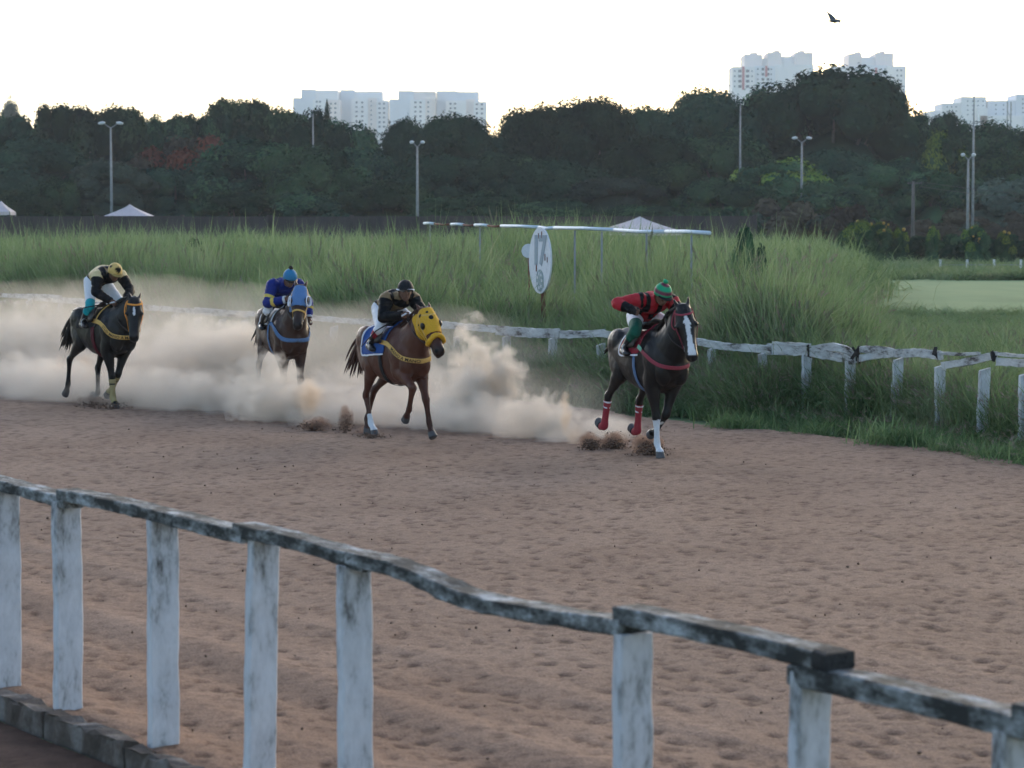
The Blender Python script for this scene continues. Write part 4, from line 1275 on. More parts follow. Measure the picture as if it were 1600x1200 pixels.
def loft(mb, rows, side=(0, 1, 0), n=18, sub=4, power=2.0):
    """rows: x, y, z, half depth, half width.  depth is measured across the chain in the plane normal to side"""
    A = crom(rows, sub)
    A[:, 3:] = np.maximum(A[:, 3:], 0.004)
    P = A[:, :3]
    side = np.array(side, float)
    V = []
    for i in range(len(A)):
        t = P[min(i + 1, len(A) - 1)] - P[max(i - 1, 0)]
        t /= np.linalg.norm(t) + 1e-9
        w = side - t * np.dot(side, t)
        if np.linalg.norm(w) < 1e-3: w = np.array([1.0, 0, 0]) - t * t[0]
        w /= np.linalg.norm(w)
        d = np.cross(t, w)
        for k in range(n):
            th = 2 * math.pi * k / n
            c, s = math.cos(th), math.sin(th)
            e = 2 / power
            V.append(P[i] + d * A[i, 3] * math.copysign(abs(c) ** e, c) + w * A[i, 4] * math.copysign(abs(s) ** e, s))
    F = []
    m = len(A)
    for i in range(m - 1):
        for k in range(n):
            k2 = (k + 1) % n
            F.append((i * n + k, i * n + k2, (i + 1) * n + k2, (i + 1) * n + k))
    # rounded ends
    t0 = P[0] - P[1]; t0 /= np.linalg.norm(t0) + 1e-9
    t1 = P[-1] - P[-2]; t1 /= np.linalg.norm(t1) + 1e-9
    V.append(P[0] + t0 * min(A[0, 3], A[0, 4]) * .5); V.append(P[-1] + t1 * min(A[-1, 3], A[-1, 4]) * .5)
    for k in range(n):
        k2 = (k + 1) % n
        F.append((m * n, k2, k)); F.append((m * n + 1, (m - 1) * n + k, (m - 1) * n + k2))
    mb.add(V, F)
    return A

def fuse(mb, voxel, smooth=4, factor=0.5):
    me = mesh("tmp", mb.V, mb.F)
    bm = bmesh.new(); bm.from_mesh(me)
    bmesh.ops.recalc_face_normals(bm, faces=bm.faces[:])
    bm.to_mesh(me); bm.free()
    o = link("tmp", me)
    r = o.modifiers.new("r", 'REMESH'); r.mode = 'VOXEL'; r.voxel_size = voxel
    s = o.modifiers.new("s", 'SMOOTH'); s.factor = factor; s.iterations = smooth
    dg = bpy.context.evaluated_depsgraph_get(); dg.update()
    out = bpy.data.meshes.new_from_object(o.evaluated_get(dg))
    bpy.data.objects.remove(o); bpy.data.meshes.remove(me)
    V = np.zeros(len(out.vertices) * 3); out.vertices.foreach_get("co", V); V = V.reshape(-1, 3)
    Nn = np.zeros(len(out.vertices) * 3); out.vertices.foreach_get("normal", Nn); Nn = Nn.reshape(-1, 3)
    F = np.zeros(len(out.loops), dtype=np.int32); out.loops.foreach_get("vertex_index", F)
    nl = np.zeros(len(out.polygons), dtype=np.int32); out.polygons.foreach_get("loop_total", nl)
    assert (nl == 4).all()
    bpy.data.meshes.remove(out)
    return V, F.reshape(-1, 4), Nn

def patch(name, skin, mask, off, mat, parent, colors=None, thick=0.008, smooth=0, rim=True):
    """a garment: the part of a skin where mask holds, lifted by off and given thickness"""
    V, F, Nn = skin
    off = np.broadcast_to(off, (len(V),))
    keep = mask[F].all(1)
    f = F[keep]
    if not len(f): return None
    used, inv = np.unique(f, return_inverse=True)
    v = V[used] + Nn[used] * off[used][:, None]
    f = inv.reshape(f.shape)
    # outline smoothing: pull rim vertices towards their rim neighbours
    e = np.sort(np.concatenate([f[:, [0, 1]], f[:, [1, 2]], f[:, [2, 3]], f[:, [3, 0]]]), axis=1)
    key, cnt = np.unique(e, axis=0, return_counts=True)
    be = key[cnt == 1]
    for _ in range(smooth or 6):
        acc = np.zeros_like(v); num = np.zeros(len(v))
        np.add.at(acc, be[:, 0], v[be[:, 1]]); np.add.at(acc, be[:, 1], v[be[:, 0]])
        np.add.at(num, be[:, 0], 1); np.add.at(num, be[:, 1], 1)
        q = num > 0
        v[q] = 0.5 * v[q] + 0.5 * acc[q] / num[q][:, None]
    o = obj(name, v, f, mat, parent, smooth=True, colors=None if colors is None else colors[used])
    if rim:
        s = o.modifiers.new("thick", 'SOLIDIFY'); s.thickness = thick; s.offset = -1
    return o

class Draper:
    """lays straps on a skin"""
    def __init__(self, skin):
        self.t = BVHTree.FromPolygons([Vector(v) for v in skin[0]], [tuple(f) for f in skin[1]])
    def near(self, p):
        loc, nor, i, d = self.t.find_nearest(Vector(p))
        return loc, nor
    def strap(self, name, pts, width, mat, parent, off=0.008, step=0.02, closed=False, thick=0.006, snap=True, text=None, tmat=None, tsize=None, tstart=0.1):
        P = polyline(list(pts) + ([pts[0]] if closed else []), step)
        L, Nr = [], []
        for p in P:
            l, n = self.near(p)
            if not snap and (Vector(p) - l).length > 0.04 and (Vector(p) - l).dot(n) > 0:
                l = Vector(p) - n * off
            L.append(l + n * off); Nr.append(n)
        for _ in range(3):
            Nr = [((Nr[max(i - 1, 0)] + Nr[i] * 2 + Nr[min(i + 1, len(Nr) - 1)])).normalized() for i in range(len(Nr))]
            if not closed:
                L = [L[0]] + [(L[i - 1] + L[i] * 2 + L[i + 1]) / 4 for i in range(1, len(L) - 1)] + [L[-1]]
        V, F = [], []
        frames = []
        for i in range(len(L)):
            t = (L[min(i + 1, len(L) - 1)] - L[max(i - 1, 0)]).normalized()
            s = Nr[i].cross(t).normalized(); n = t.cross(s).normalized()
            frames.append((L[i], t, s, n))
            for a in (-.5, -.25, 0, .25, .5):
                q = L[i] + s * width * a
                l2, n2 = self.near(q)
                if (q - l2).dot(n2) < off: q = l2 + n2 * off
                V.append(q); 
            for a in (-.5, -.25, 0, .25, .5):
                V.append(V[-5] + n * thick)
        n = 10
        for i in range(len(L) - 1):
            for k in range(4):
                a = i * n + k
                F.append((a, a + n, a + n + 1, a + 1)); b = a + 5
                F.append((b, b + 1, b + n + 1, b + n))
            a = i * n; F.append((a, a + 5, a + 5 + n, a + n)); a = i * n + 4; F.append((a, a + n, a + n + 5, a + 5))
        o = obj(name, V, F, mat, parent, smooth=True)
        if text:
            cu = bpy.data.curves.new("txt", 'FONT'); cu.body = text; cu.size = tsize or width * .95; cu.space_character = 1.05
            cu.resolution_u = 2; cu.offset = 0.0012
            to = bpy.data.objects.new("txt", cu); C.objects.link(to)
            dg = bpy.context.evaluated_depsgraph_get(); dg.update()
            tm = bpy.data.meshes.new_from_object(to.evaluated_get(dg))
            bpy.data.objects.remove(to)
            co = np.array([v.co[:] for v in tm.vertices]); fs = [tuple(p.vertices) for p in tm.polygons]
            bpy.data.meshes.remove(tm)
            d = [0.0]
            for i in range(1, len(L)): d.append(d[-1] + (L[i] - L[i - 1]).length)
            h = co[:, 1].max()
            tv = []
            for x, y, _ in co:
                u = tstart + x
                j = int(np.clip(np.searchsorted(d, u) - 1, 0, len(L) - 2)); fr = (u - d[j]) / max(d[j + 1] - d[j], 1e-6)
                c = L[j].lerp(L[j + 1], fr); s = frames[j][2].lerp(frames[j + 1][2], fr).normalized(); nn = frames[j][3].lerp(frames[j + 1][3], fr).normalized()
                q = c + s * (y - h / 2)
                l2, n2 = self.near(q)
                if (q - l2).dot(n2) < off: q = l2 + n2 * off
                tv.append(q + nn * (thick + .003))
            obj("lettering", tv, fs, tmat, o)
        return o

# ---------------------------------------------------------------- horse
M_coat = mat_vcol("horse_coat", rough=0.42, spec=0.20, vary=0.25, scale=9, bump=0.12, bscale=26)
M_hair = mat_noise("horse_hair", [(0.3, (0.006, 0.005, 0.005)), (0.7, (0.022, 0.016, 0.014))], scale=30, rough=0.6, stretch=(4, 4, 1))
M_hairc = mat_noise("chestnut_hair", [(0.3, (0.03, 0.012, 0.008)), (0.7, (0.075, 0.03, 0.02))], scale=30, rough=0.6, stretch=(4, 4, 1))
M_eye = mat_plain("dark_eye", (0.008, 0.006, 0.005), 0.08, spec=0.8)
def cloth(name, col, rough=0.75, **k): return mat_plain(name, col, rough, vary=0.14, scale=60, spec=0.2, bump=0.15, **k)
K_red = cloth("red_cloth", S(140, 36, 52)); K_pink = cloth("dusty_red_strap", S(140, 58, 70)); K_blue = cloth("blue_cloth", S(42, 78, 140))
K_ltblue = cloth("light_blue_cloth", S(84, 112, 150)); K_yel = cloth("yellow_cloth", S(205, 155, 45)); K_gold = cloth("gold_strap", S(205, 163, 92))
K_orange = cloth("orange_strap", S(225, 145, 60)); K_white = cloth("white_cloth", S(215, 215, 222)); K_black = cloth("black_cloth", (0.012, 0.012, 0.014))
K_teal = cloth("teal_cloth", S(30, 150, 160)); K_steel = mat_plain("steel", (0.45, 0.46, 0.47), 0.3, spec=0.6); K_hood = cloth("slate_blue_hood", S(85, 120, 165))
K_leather = mat_plain("dark_leather", (0.02, 0.013, 0.01), 0.45, scale=40); K_greenstrap = cloth("pale_green_strap", S(130, 185, 155)); K_burg = cloth("dark_red_girth", S(80, 22, 32))
K_redlt = cloth("bandage_red", S(145, 48, 58))

def dirv(a, lat=0.0, sg=1):
    a, l = R(a), R(lat)
    return np.array([math.sin(a) * math.cos(l), sg * math.sin(l), -math.cos(a) * math.cos(l)])

def build_horse(name, spec, label):
    root = empty(name, (0, 0, 0)); tag(root, label, "horse", "race horses galloping on the track")
    mb = MB()
    # trunk stations: x, top, bottom, half width
    st = [(.80, 1.26, 1.04, .10), (.72, 1.40, .94, .185), (.58, 1.52, .86, .235), (.38, 1.61, .80, .255), (.12, 1.57, .79, .275), (-.14, 1.53, .82, .285), (-.38, 1.545, .91, .275), (-.58, 1.575, .98, .272), (-.76, 1.52, 1.02, .235), (-.90, 1.38, 1.12, .12)]
    loft(mb, [(x, 0, (t + b) / 2, (t - b) / 2, w) for x, t, b, w in st][::-1], n=26, sub=4, power=2.15)
    # breast, withers and buttock muscles
    for s in (-1, 1):
        mb.ball((.645, s * .11, 1.10), (.13, .11, .20), 14, 10)
        mb.ball((.46, s * .19, 1.22), (.17, .085, .25), 14, 10, Matrix.Rotation(-.45, 3, 'Y'))
        mb.ball((-.60, s * .155, 1.36), (.26, .13, .20), 14, 10)
        mb.ball((-.76, s * .12, 1.22), (.13, .11, .24), 14, 10)
    loft(mb, [(.05, 0, 1.54, .04, .05), (.30, 0, 1.60, .05, .05), (.48, 0, 1.57, .06, .06)], n=12)
    # neck and head
    poll = np.array(spec["poll"], float)
    hd = np.array(spec["head"], float); hd /= np.linalg.norm(hd)
    sd = np.array([-hd[1], hd[0], 0.0])
    if np.linalg.norm(sd) < .15: sd = np.array([0, 1.0, 0])
    if "headside" in spec: sd = np.array(spec["headside"], float)
    sd -= hd * np.dot(sd, hd); sd /= np.linalg.norm(sd)
    fn = np.cross(hd, sd)                                  # out of the forehead
    b0, b1 = np.array([.36, 0, 1.22]), np.array([.60, 0, 1.36])
    end = poll + hd * .06 - fn * .07
    m1 = b1 * .62 + end * .38 + np.array([0.02, 0, .02]); m2 = b1 * .28 + end * .72 + np.array([.0, 0, .045])
    loft(mb, [(*b0, .37, .22), (*b1, .30, .195), (*m1, .235, .150), (*m2, .180, .118), (*end, .145, .098)], n=20, sub=4)
    hs = [(-.05, -.05, .075, .068), (.03, -.045, .115, .086), (.12, -.052, .145, .098), (.20, -.048, .148, .104), (.28, -.036, .130, .092), (.36, -.020, .106, .076), (.46, -.006, .087, .063), (.54, .0, .080, .062), (.60, -.004, .072, .061), (.645, -.014, .048, .046)]
    loft(mb, [(*(poll + hd * t + fn * o), a, w * 1.22) for t, o, a, w in hs], side=sd, n=20, sub=3, power=2.25)
    for s in (-1, 1):
        mb.ball(poll + hd * .215 + sd * s * .107 + fn * .028, (.036, .030, .036), 10, 8)               # brow
        mb.ball(poll + hd * .15 + sd * s * .075 - fn * .10, (.075, .035, .075), 10, 8)                  # cheek
        mb.ball(poll + hd * .585 + sd * s * .043 + fn * .040, (.030, .026, .030), 10, 8)                # nostril wing
        e0 = poll + sd * s * .058 - fn * .02 - hd * .01; tip = e0 - hd * .15 + sd * s * .035 - fn * spec.get("earback", .05)
        loft(mb, [(*e0, .032, .030), (*(e0 * .6 + tip * .4), .036, .026), (*(e0 * .25 + tip * .75), .024, .018), (*tip, .006, .006)], side=sd, n=10, sub=3)
    mb.ball(poll + hd * .61 - fn * .045, (.045, .045, .05), 10, 8)                                     # chin
    # legs
    bones = []          # (A, B, label) for markings
    hooves = {}
    for nm in ("lf", "rf", "lh", "rh"):
        L = spec["legs"][nm]
        s = 1 if nm[0] == "l" else -1
        a = L["a"]; lat = L.get("lat", (0, 0, 0, 0))
        if nm[1] == "f":
            el = np.array([.40, s * .155, .95]) + np.array(L.get("o", (0, 0, 0)))
            kn = el + .45 * dirv(a[0], lat[0], s); fe = kn + .32 * dirv(a[1], lat[1], s); co = fe + .115 * dirv(a[2], lat[2], s); ho = co + .085 * dirv(a[3], lat[3], s)
            up = np.array([.52, s * .13, 1.22])
            mid = el * .5 + kn * .5
            R_ = [(*up, .21, .115), (*el, .145, .105), (*(el * .72 + kn * .28), .110, .088), (*mid, .084, .070), (*(el * .2 + kn * .8), .056, .052), (*kn, .060, .057), (*(kn * .82 + fe * .18), .047, .045), (*(kn * .5 + fe * .5), .038, .036), (*(kn * .2 + fe * .8), .039, .037), (*fe, .047, .043), (*(fe * .5 + co * .5), .037, .036), (*co, .047, .046)]
        else:
            stf = np.array([-.44, s * .185, .98]) + np.array(L.get("o", (0, 0, 0)))
            kn = stf + .50 * dirv(a[0], lat[0], s); fe = kn + .40 * dirv(a[1], lat[1], s); co = fe + .12 * dirv(a[2], lat[2], s); ho = co + .085 * dirv(a[3], lat[3], s)
            up = np.array([-.60, s * .14, 1.30])
            R_ = [(*up, .26, .115), (*(up * .45 + stf * .55 + np.array([-.05, 0, 0])), .225, .115), (*stf, .165, .10), (*(stf * .7 + kn * .3), .115, .078), (*(stf * .45 + kn * .55), .082, .058), (*(stf * .18 + kn * .82), .056, .042), (*kn, .064, .050), (*(kn * .82 + fe * .18), .046, .040), (*(kn * .5 + fe * .5), .036, .033), (*(kn * .2 + fe * .8), .038, .035), (*fe, .048, .044), (*(fe * .5 + co * .5), .038, .037), (*co, .048, .047)]
        loft(mb, R_, n=14, sub=3)
        # hoof: a frustum, wider at the sole, toe forward of its axis
        ax = (ho - co); ax /= np.linalg.norm(ax)
        fwd = np.array([1.0, 0, 0]) - ax * ax[0]
        if np.linalg.norm(fwd) < .2: fwd = np.array([0, 0, 1.0]) - ax * ax[2]
        fwd /= np.linalg.norm(fwd)
        loft(mb, [(*(co - ax * .012), .050, .049), (*(co + ax * .03 + fwd * .012), .056, .053), (*(ho + fwd * .022), .066, .060), (*(ho + ax * .003 + fwd * .022), .060, .055)], n=16, sub=2)
        bones.append((nm, kn, fe, co, ho)); hooves[nm] = ho + fwd * .02
    V, F, Nn = fuse(mb, 0.0135, 4, 0.5)
    V = V + Nn * (.009 * fbm(V * np.array([5.0, 5.0, 3.2]), 3, 12) + .003 * vnoise(V * 14, 15))[:, None] * np.clip((V[:, 2:3] - .5) / .4, .25, 1)
    skin = (V, F, Nn)
    # ---- markings
    base = np.array(spec["coat"]); dk = np.array(spec.get("points", base * .35))
    n3 = fbm(V * 3.0, 3, 5)
    col = base[None] * (1 + .18 * n3[:, None])
    low = np.clip((0.75 - V[:, 2]) / .45, 0, 1)[:, None]
    col = col * (1 - low) + dk[None] * low
    hp_ = V - poll
    ht = hp_ @ hd; hsd = hp_ @ sd; hfn = hp_ @ fn
    onhead = (ht > -.12) & (ht < .75) & (np.abs(hsd) < .16) & (np.abs(hfn) < .24)
    muz = np.clip((ht - .44) / .14, 0, 1) * onhead
    col = col * (1 - .75 * muz[:, None]) + np.array([.016, .014, .014]) * .75 * muz[:, None]
    for s in (-1, 1):
        q = np.linalg.norm(V - (poll + hd * .598 + sd * s * .050 + fn * .056), axis=1) < .024
        col[q] = (.004, .003, .003)
    if spec.get("blaze"):
        for t0, t1, y0, w0, w1 in spec["blaze"]:
            u = np.clip((ht - t0) / (t1 - t0), 0, 1)
            q = onhead & (hfn > 0) & (ht > t0) & (ht < t1) & (np.abs(hsd - y0 * (1 - u) - 0.0) < w0 * (1 - u) + w1 * u + .006 * vnoise(V * 30, 3))
            col[q] = (.62, .62, .64)
    hoofc = np.array([.075, .072, .075])
    for nm, kn, fe, co, ho in bones:
        ax = ho - co; ax /= np.linalg.norm(ax)
        t = (V - co) @ ax
        near_ = np.linalg.norm(V - (co + ho) / 2, axis=1) < .125
        q = near_ & (t > .004)
        col[q] = hoofc * (1 + .25 * n3[q][:, None])
        sock = spec.get("socks", {}).get(nm)
        if sock:
            d = np.linalg.norm(V - fe, axis=1)
            ax2 = (kn - fe); ln = np.linalg.norm(ax2); ax2 /= ln
            t2 = (V - fe) @ ax2
            r2 = np.linalg.norm(V - fe - ax2 * np.clip(t2, -.3, ln)[:, None], axis=1)
            q2 = (r2 < .16) & (t2 < sock * ln + .02 * vnoise(V * 20, 8)) & (np.linalg.norm(V - (fe + co) / 2, axis=1) < .34) & ~q
            q2 &= ((V - co) @ ax < .02)
            col[q2] = (.58, .60, .63)
    body = obj("body", V, F, M_coat, root, smooth=True, colors=col)
    for s in (-1, 1):
        MB().ball(poll + hd * .215 + sd * s * .125 + fn * .026, (.020, .018, .020), 12, 8).build("eye", M_eye, root, smooth=True)
    # ---- hair
    hairm = spec.get("hair", M_hair)
    rg = random.Random(spec.get("seed", 1))
    mh = MB()
    for k in range(56):
        y0 = rg.uniform(-.035, .035); ln = rg.uniform(.55, .95) * spec.get('taillen', .7); sp = rg.uniform(-.12, .12); bk = rg.uniform(.25, .55) * spec.get('tailback', 1.0)
        p0 = Vector((-.88, y0, 1.40 + rg.uniform(-.05, .03)))
        pts_ = [p0, p0 + Vector((-.15, sp * .2, .03)), p0 + Vector((-.13 - bk * .55, sp * .6, -ln * .40)), p0 + Vector((-.13 - bk, sp + rg.uniform(-.03, .03), -ln))]
        pts_ = [Vector(q) for q in crom([tuple(q) for q in pts_], 3)]
        mh.tube(pts_, [.012 + .010 * math.sin(math.pi * min(1, i / (len(pts_) - 1) * 1.2)) for i in range(len(pts_) - 1)] + [.002], 5)
    mh.build("tail", hairm, root, smooth=True)
    mm = MB()
    for k in range(46):
        u = k / 45
        c = np.array([.42, 0, 1.60]) * (1 - u) + (poll - fn * .02 - hd * .03) * u + np.array([0, 0, .035 * math.sin(math.pi * u)])
        sg = 1 if rg.random() < spec.get("maneleft", .5) else -1
        nrm = np.array([-.5, 0, .85])
        ln = rg.uniform(.07, .15)
        p0 = c + np.array([0, rg.uniform(-.015, .015), -.03]); p1 = c + nrm * .03 + np.array([-.02, sg * .03, .01]); p2 = p1 + np.array([-.05, sg * (.05 + rg.uniform(0, .03)), -ln])
        mm.tube([Vector(p0), Vector(p1), Vector((p1 + p2) / 2 + np.array([0, sg * .015, .01])), Vector(p2)], [.014, .014, .010, .002], 5)
    for k in range(10):
        p0 = poll + sd * rg.uniform(-.03, .03) - hd * .01; p1 = p0 + fn * .055 + hd * .03; p2 = p1 + hd * rg.uniform(.06, .12) + sd * rg.uniform(-.02, .03) + fn * .02
        mm.tube([Vector(p0), Vector(p1), Vector(p2)], [.010, .010, .002], 5)
    mm.build("mane", hairm, root, smooth=True)
    dr = Draper(skin)
    head = dict(poll=poll, hd=hd, sd=sd, fn=fn, ht=ht, hsd=hsd, hfn=hfn, on=onhead)
    return dict(root=root, skin=skin, dr=dr, head=head, bones={b[0]: b[1:] for b in bones}, hooves=hooves)

def hpnt(h, t, s, f):
    H = h["head"]
    return H["poll"] + H["hd"] * t + H["sd"] * s + H["fn"] * f

def bridle(h, mat, w=0.022, noseband=True, brow=True, reins=None):
    br = empty("bridle", (0, 0, 0), parent=h["root"])
    d = h["dr"]
    if brow: d.strap("browband", [hpnt(h, .05, -.12, .0), hpnt(h, .085, -.08, .09), hpnt(h, .095, 0, .13), hpnt(h, .085, .08, .09), hpnt(h, .05, .12, .0)], w, mat, br)
    for s in (-1, 1):
        d.strap("cheek_strap", [hpnt(h, .0, s * .10, -.01), hpnt(h, .12, s * .13, -.01), hpnt(h, .30, s * .12, -.015), hpnt(h, .49, s * .09, -.03)], w, mat, br)
        d.strap("throat_strap", [hpnt(h, .0, s * .10, -.05), hpnt(h, .12, s * .12, -.13), hpnt(h, .25, s * .05, -.22)], w * .7, mat, br)
        MB().tube([Vector(hpnt(h, .49, s * .072, -.02)) + Vector(h["head"]["hd"] * .03 * math.cos(a) + h["head"]["fn"] * .03 * math.sin(a)) for a in np.linspace(0, 2 * math.pi, 13)], .006, 6).build("bit_ring", K_steel, br, smooth=True)
    if noseband: d.strap("noseband", [hpnt(h, .40, -.10, -.08), hpnt(h, .39, -.09, .05), hpnt(h, .38, 0, .12), hpnt(h, .39, .09, .05), hpnt(h, .40, .10, -.08)], w, mat, br)
    return br

def reins(h, hands, mat, parent):
    for s, hand in zip((-1, 1), hands):
        a = Vector(hpnt(h, .49, s * .078, -.03)); b = Vector(hand)
        pts_ = [a.lerp(b, t) + Vector((0, s * .05 * math.sin(math.pi * t), -.05 * math.sin(math.pi * t))) for t in np.linspace(0, 1, 9)]
        MB().tube(pts_, .009, 6).build("rein", mat, parent, smooth=True)

def collar(h, mat, w=.055, text=None, tmat=None, tstart=.1, tsize=None, z0=1.40, x0=.10, zc=1.16, up=None):
    return h["dr"].strap("breast_collar", [(x0, -.33, z0), (.30, -.32, z0 - .03), (.50, -.30, z0 - .09), (.66, -.24, zc + .06), (.80, -.13, zc + .01), (.86, 0, zc), (.80, .13, zc + .01), (.66, .24, zc + .06), (.50, .30, z0 - .09), (.30, .32, z0 - .03), (x0, .33, z0)], w, mat, h["root"], off=.010, text=text, tmat=tmat, tstart=tstart, tsize=tsize)

def girth(h, mat, x=.12, w=.085):
    ring = [(x, 0.0, .76)] + [(x, .34 * math.sin(a), 1.18 - .46 * math.cos(a)) for a in np.linspace(.35, 2.6, 9)]
    pts_ = [(x + .02, -.34 * math.sin(a), 1.18 - .46 * math.cos(a)) for a in np.linspace(2.5, .05, 12)] + [(x + .02, .34 * math.sin(a), 1.18 - .46 * math.cos(a)) for a in np.linspace(.05, 2.5, 12)]
    return h["dr"].strap("girth", pts_, w, mat, h["root"], off=.008, step=.04)

def saddle_cloth(h, mats, x0=-.42, x1=.28, zlow=1.20, trim=None, number=None, nmat=None, slant=.18, nx=-.22):
    V = h["skin"][0]
    on = (np.abs(V[:, 1]) > .0) & (V[:, 2] > zlow + slant * (V[:, 0] - x0) * .4) & (V[:, 0] > x0) & (V[:, 0] < x1) & (V[:, 2] > 1.1)
    ob = patch("saddle_cloth", h["skin"], on, .016, mats[0], h["root"], thick=.008)
    if trim:
        d = h["dr"]
        for s in (-1, 1):
            zz = lambda x: zlow + slant * (x - x0) * .4
            d.strap("cloth_trim", [(x0 + .01, s * .02, 1.62), (x0, s * .2, 1.5), (x0 + .0, s * .33, zlow + .14), (x0 + .02, s * .36, zlow + .01), ((x0 + x1) / 2, s * .36, zz((x0 + x1) / 2)), (x1, s * .36, zz(x1))], .022, trim, ob, off=.020, step=.03)
    if number:
        cu = bpy.data.curves.new("txt", 'FONT'); cu.body = number; cu.size = .30; cu.resolution_u = 3; cu.offset = .008
        to = bpy.data.objects.new("txt", cu); C.objects.link(to)
        dg = bpy.context.evaluated_depsgraph_get(); dg.update()
        tm = bpy.data.meshes.new_from_object(to.evaluated_get(dg)); bpy.data.objects.remove(to)
        bm = bmesh.new(); bm.from_mesh(tm); bmesh.ops.triangulate(bm, faces=bm.faces[:]); 
        bmesh.ops.subdivide_edges(bm, edges=[e for e in bm.edges if e.calc_length() > .05], cuts=2); bm.to_mesh(tm); bm.free()
        co = np.array([v.co[:] for v in tm.vertices]); fs = [tuple(p.vertices) for p in tm.polygons]; bpy.data.meshes.remove(tm)
        cxm = (co[:, 0].max() + co[:, 0].min()) / 2
        for s in (-1, 1):
            tv = []
            for x, y, _ in co:
                q = Vector((nx + (x - cxm) * (1 if s < 0 else -1), s * .40, 1.27 + y))
                l, n = h["dr"].near(q)
                tv.append(l + n * .027)
            obj("number", tv, fs, nmat, ob)
    return ob

def saddle(h):
    V = h["skin"][0]
    mb = MB()
    loft(mb, [(-.30, 0, 1.62, .025, .16), (-.18, 0, 1.595, .03, .19), (.0, 0, 1.60, .03, .17), (.14, 0, 1.65, .035, .12), (.20, 0, 1.69, .02, .06)], n=16, sub=3)
    sdl = mb.build("saddle", K_leather, h["root"], smooth=True)
    for s in (-1, 1):
        l, n = h["dr"].near((.10, s * .36, 1.40))
        m2 = MB(); 
        loft(m2, [(.06, s * .15, 1.60, .10, .02), (.10, s * .27, 1.48, .12, .02), (.11, s * .315, 1.36, .09, .02)], n=12, sub=3)
        m2.build("saddle_flap", K_leather, sdl, smooth=True)
    return sdl

def stirrups(h, jspec, sdl):
    for nm, s in (("l", 1), ("r", -1)):
        a = Vector(jspec[nm + "ankle"]); t = Vector(jspec[nm + "toe"])
        c = a.lerp(t, .62) + Vector((0, 0, -.035))
        top = Vector((.06, s * .20, 1.55))
        MB().tube([top, top.lerp(c, .5) + Vector((0, s * .05, 0)), c + Vector((0, 0, .12))], .009, 6).build("stirrup_leather", K_leather, sdl, smooth=True)
        MB().tube([c + Vector((0, .058 * math.sin(q), .055 - .075 * math.cos(q))) for q in np.linspace(0, 2 * math.pi, 17)], .007, 6).build("stirrup_iron", K_steel, sdl, smooth=True)

def hood(h, mat, t1=.33, hole=.042, dots=None, cheek=-.20):
    H = h["head"]; V = h["skin"][0]
    eyes = [hpnt(h, .215, s * .125, .026) for s in (-1, 1)]
    de = np.minimum(*[np.linalg.norm(V - e, axis=1) for e in eyes])
    ear = [np.linalg.norm(V - hpnt(h, -.08, s * .075, -.05), axis=1) for s in (-1, 1)]
    on = H["on"] & (H["ht"] > -.03) & (H["ht"] < t1 + .22 * np.clip(-H["hfn"] - .02, 0, .2)) & (H["hfn"] > cheek) & (de > hole) & (np.minimum(*ear) > .075)
    hd_ = patch("hood", h["skin"], on, .012, mat, h["root"])
    for e in eyes:
        l, n = h["dr"].near(e)
        patch("eye_opening", h["skin"], np.linalg.norm(V - np.array(l), axis=1) < hole + .012, .016, K_leather, hd_)
    for (t, s_, f_, r_) in dots or ():
        l, n = h["dr"].near(hpnt(h, t, s_, f_))
        q = (np.linalg.norm(V - np.array(l), axis=1) < r_ * 1.35) & on
        patch("hood_dot", h["skin"], q, .017, K_black, hd_)
    return hd_

def noseroll(h, mat, t=.40, r=.034):
    rng = random.Random(5)
    pts_ = [Vector(hpnt(h, t + .05 * abs(math.sin(a)) ** 2, .105 * math.sin(a), .115 * math.cos(a) - .01)) for a in np.linspace(-1.9, 1.9, 22)]
    MB().tube(pts_, [r * (.9 + .2 * rng.random()) for _ in pts_], 10).build("sheepskin_noseband", mat, h["root"], smooth=True)

def bandage(h, leg, mat, bands=(), lo=-.1, hi=.75):
    kn, fe, co, ho = h["bones"][leg]
    V = h["skin"][0]
    ax = kn - fe; ln = np.linalg.norm(ax); ax = ax / ln
    t = (V - fe) @ ax
    r = np.linalg.norm(V - fe - ax * t[:, None], axis=1)
    q = (t > lo * ln) & (t < hi * ln) & (r < .10)
    pt = patch("bandage", h["skin"], q, .010, mat, h["root"])
    for a, b, m in bands:
        q = (t > a * ln) & (t < b * ln) & (r < .10)
        patch("bandage_tape", h["skin"], q, .015, m, pt or h["root"])

def place(h, leg, px, py, heading, jockeys=()):
    """turn the horse and set the named hoof on the ground that shows at px, py"""
    g_ = ground(px, py)
    hv_ = h["hooves"][leg]
    rz = math.atan2(-math.cos(heading), math.sin(heading))
    c, s = math.cos(rz), math.sin(rz)
    lift = h.get("lift", 0.0)
    h["root"].location = (g_.x - (hv_[0] * c - hv_[1] * s), g_.y - (hv_[0] * s + hv_[1] * c), -hv_[2] + lift)
    h["root"].rotation_euler = (0, 0, rz)
    for j in jockeys:
        j.location = h["root"].location; j.rotation_euler = h["root"].rotation_euler
# ---------------------------------------------------------------- jockeys
M_skin = mat_noise("brown_skin", [(0.3, (0.13, 0.065, 0.043)), (0.7, (0.20, 0.105, 0.072))], scale=14, rough=0.55)
M_silk = mat_vcol("racing_silk", rough=0.6, spec=0.14, vary=0.14, scale=18, bump=0.35, bscale=22)
M_breech = mat_noise("white_breeches", [(0.3, (0.62, 0.62, 0.66)), (0.7, (0.74, 0.74, 0.77))], scale=8, rough=0.7, bump=.35, bscale=14)
M_boot = mat_plain("black_boot", (0.010, 0.010, 0.012), 0.35, spec=0.5)
M_lens = mat_plain("goggle_lens", (0.10, 0.11, 0.12), 0.12, spec=0.8)

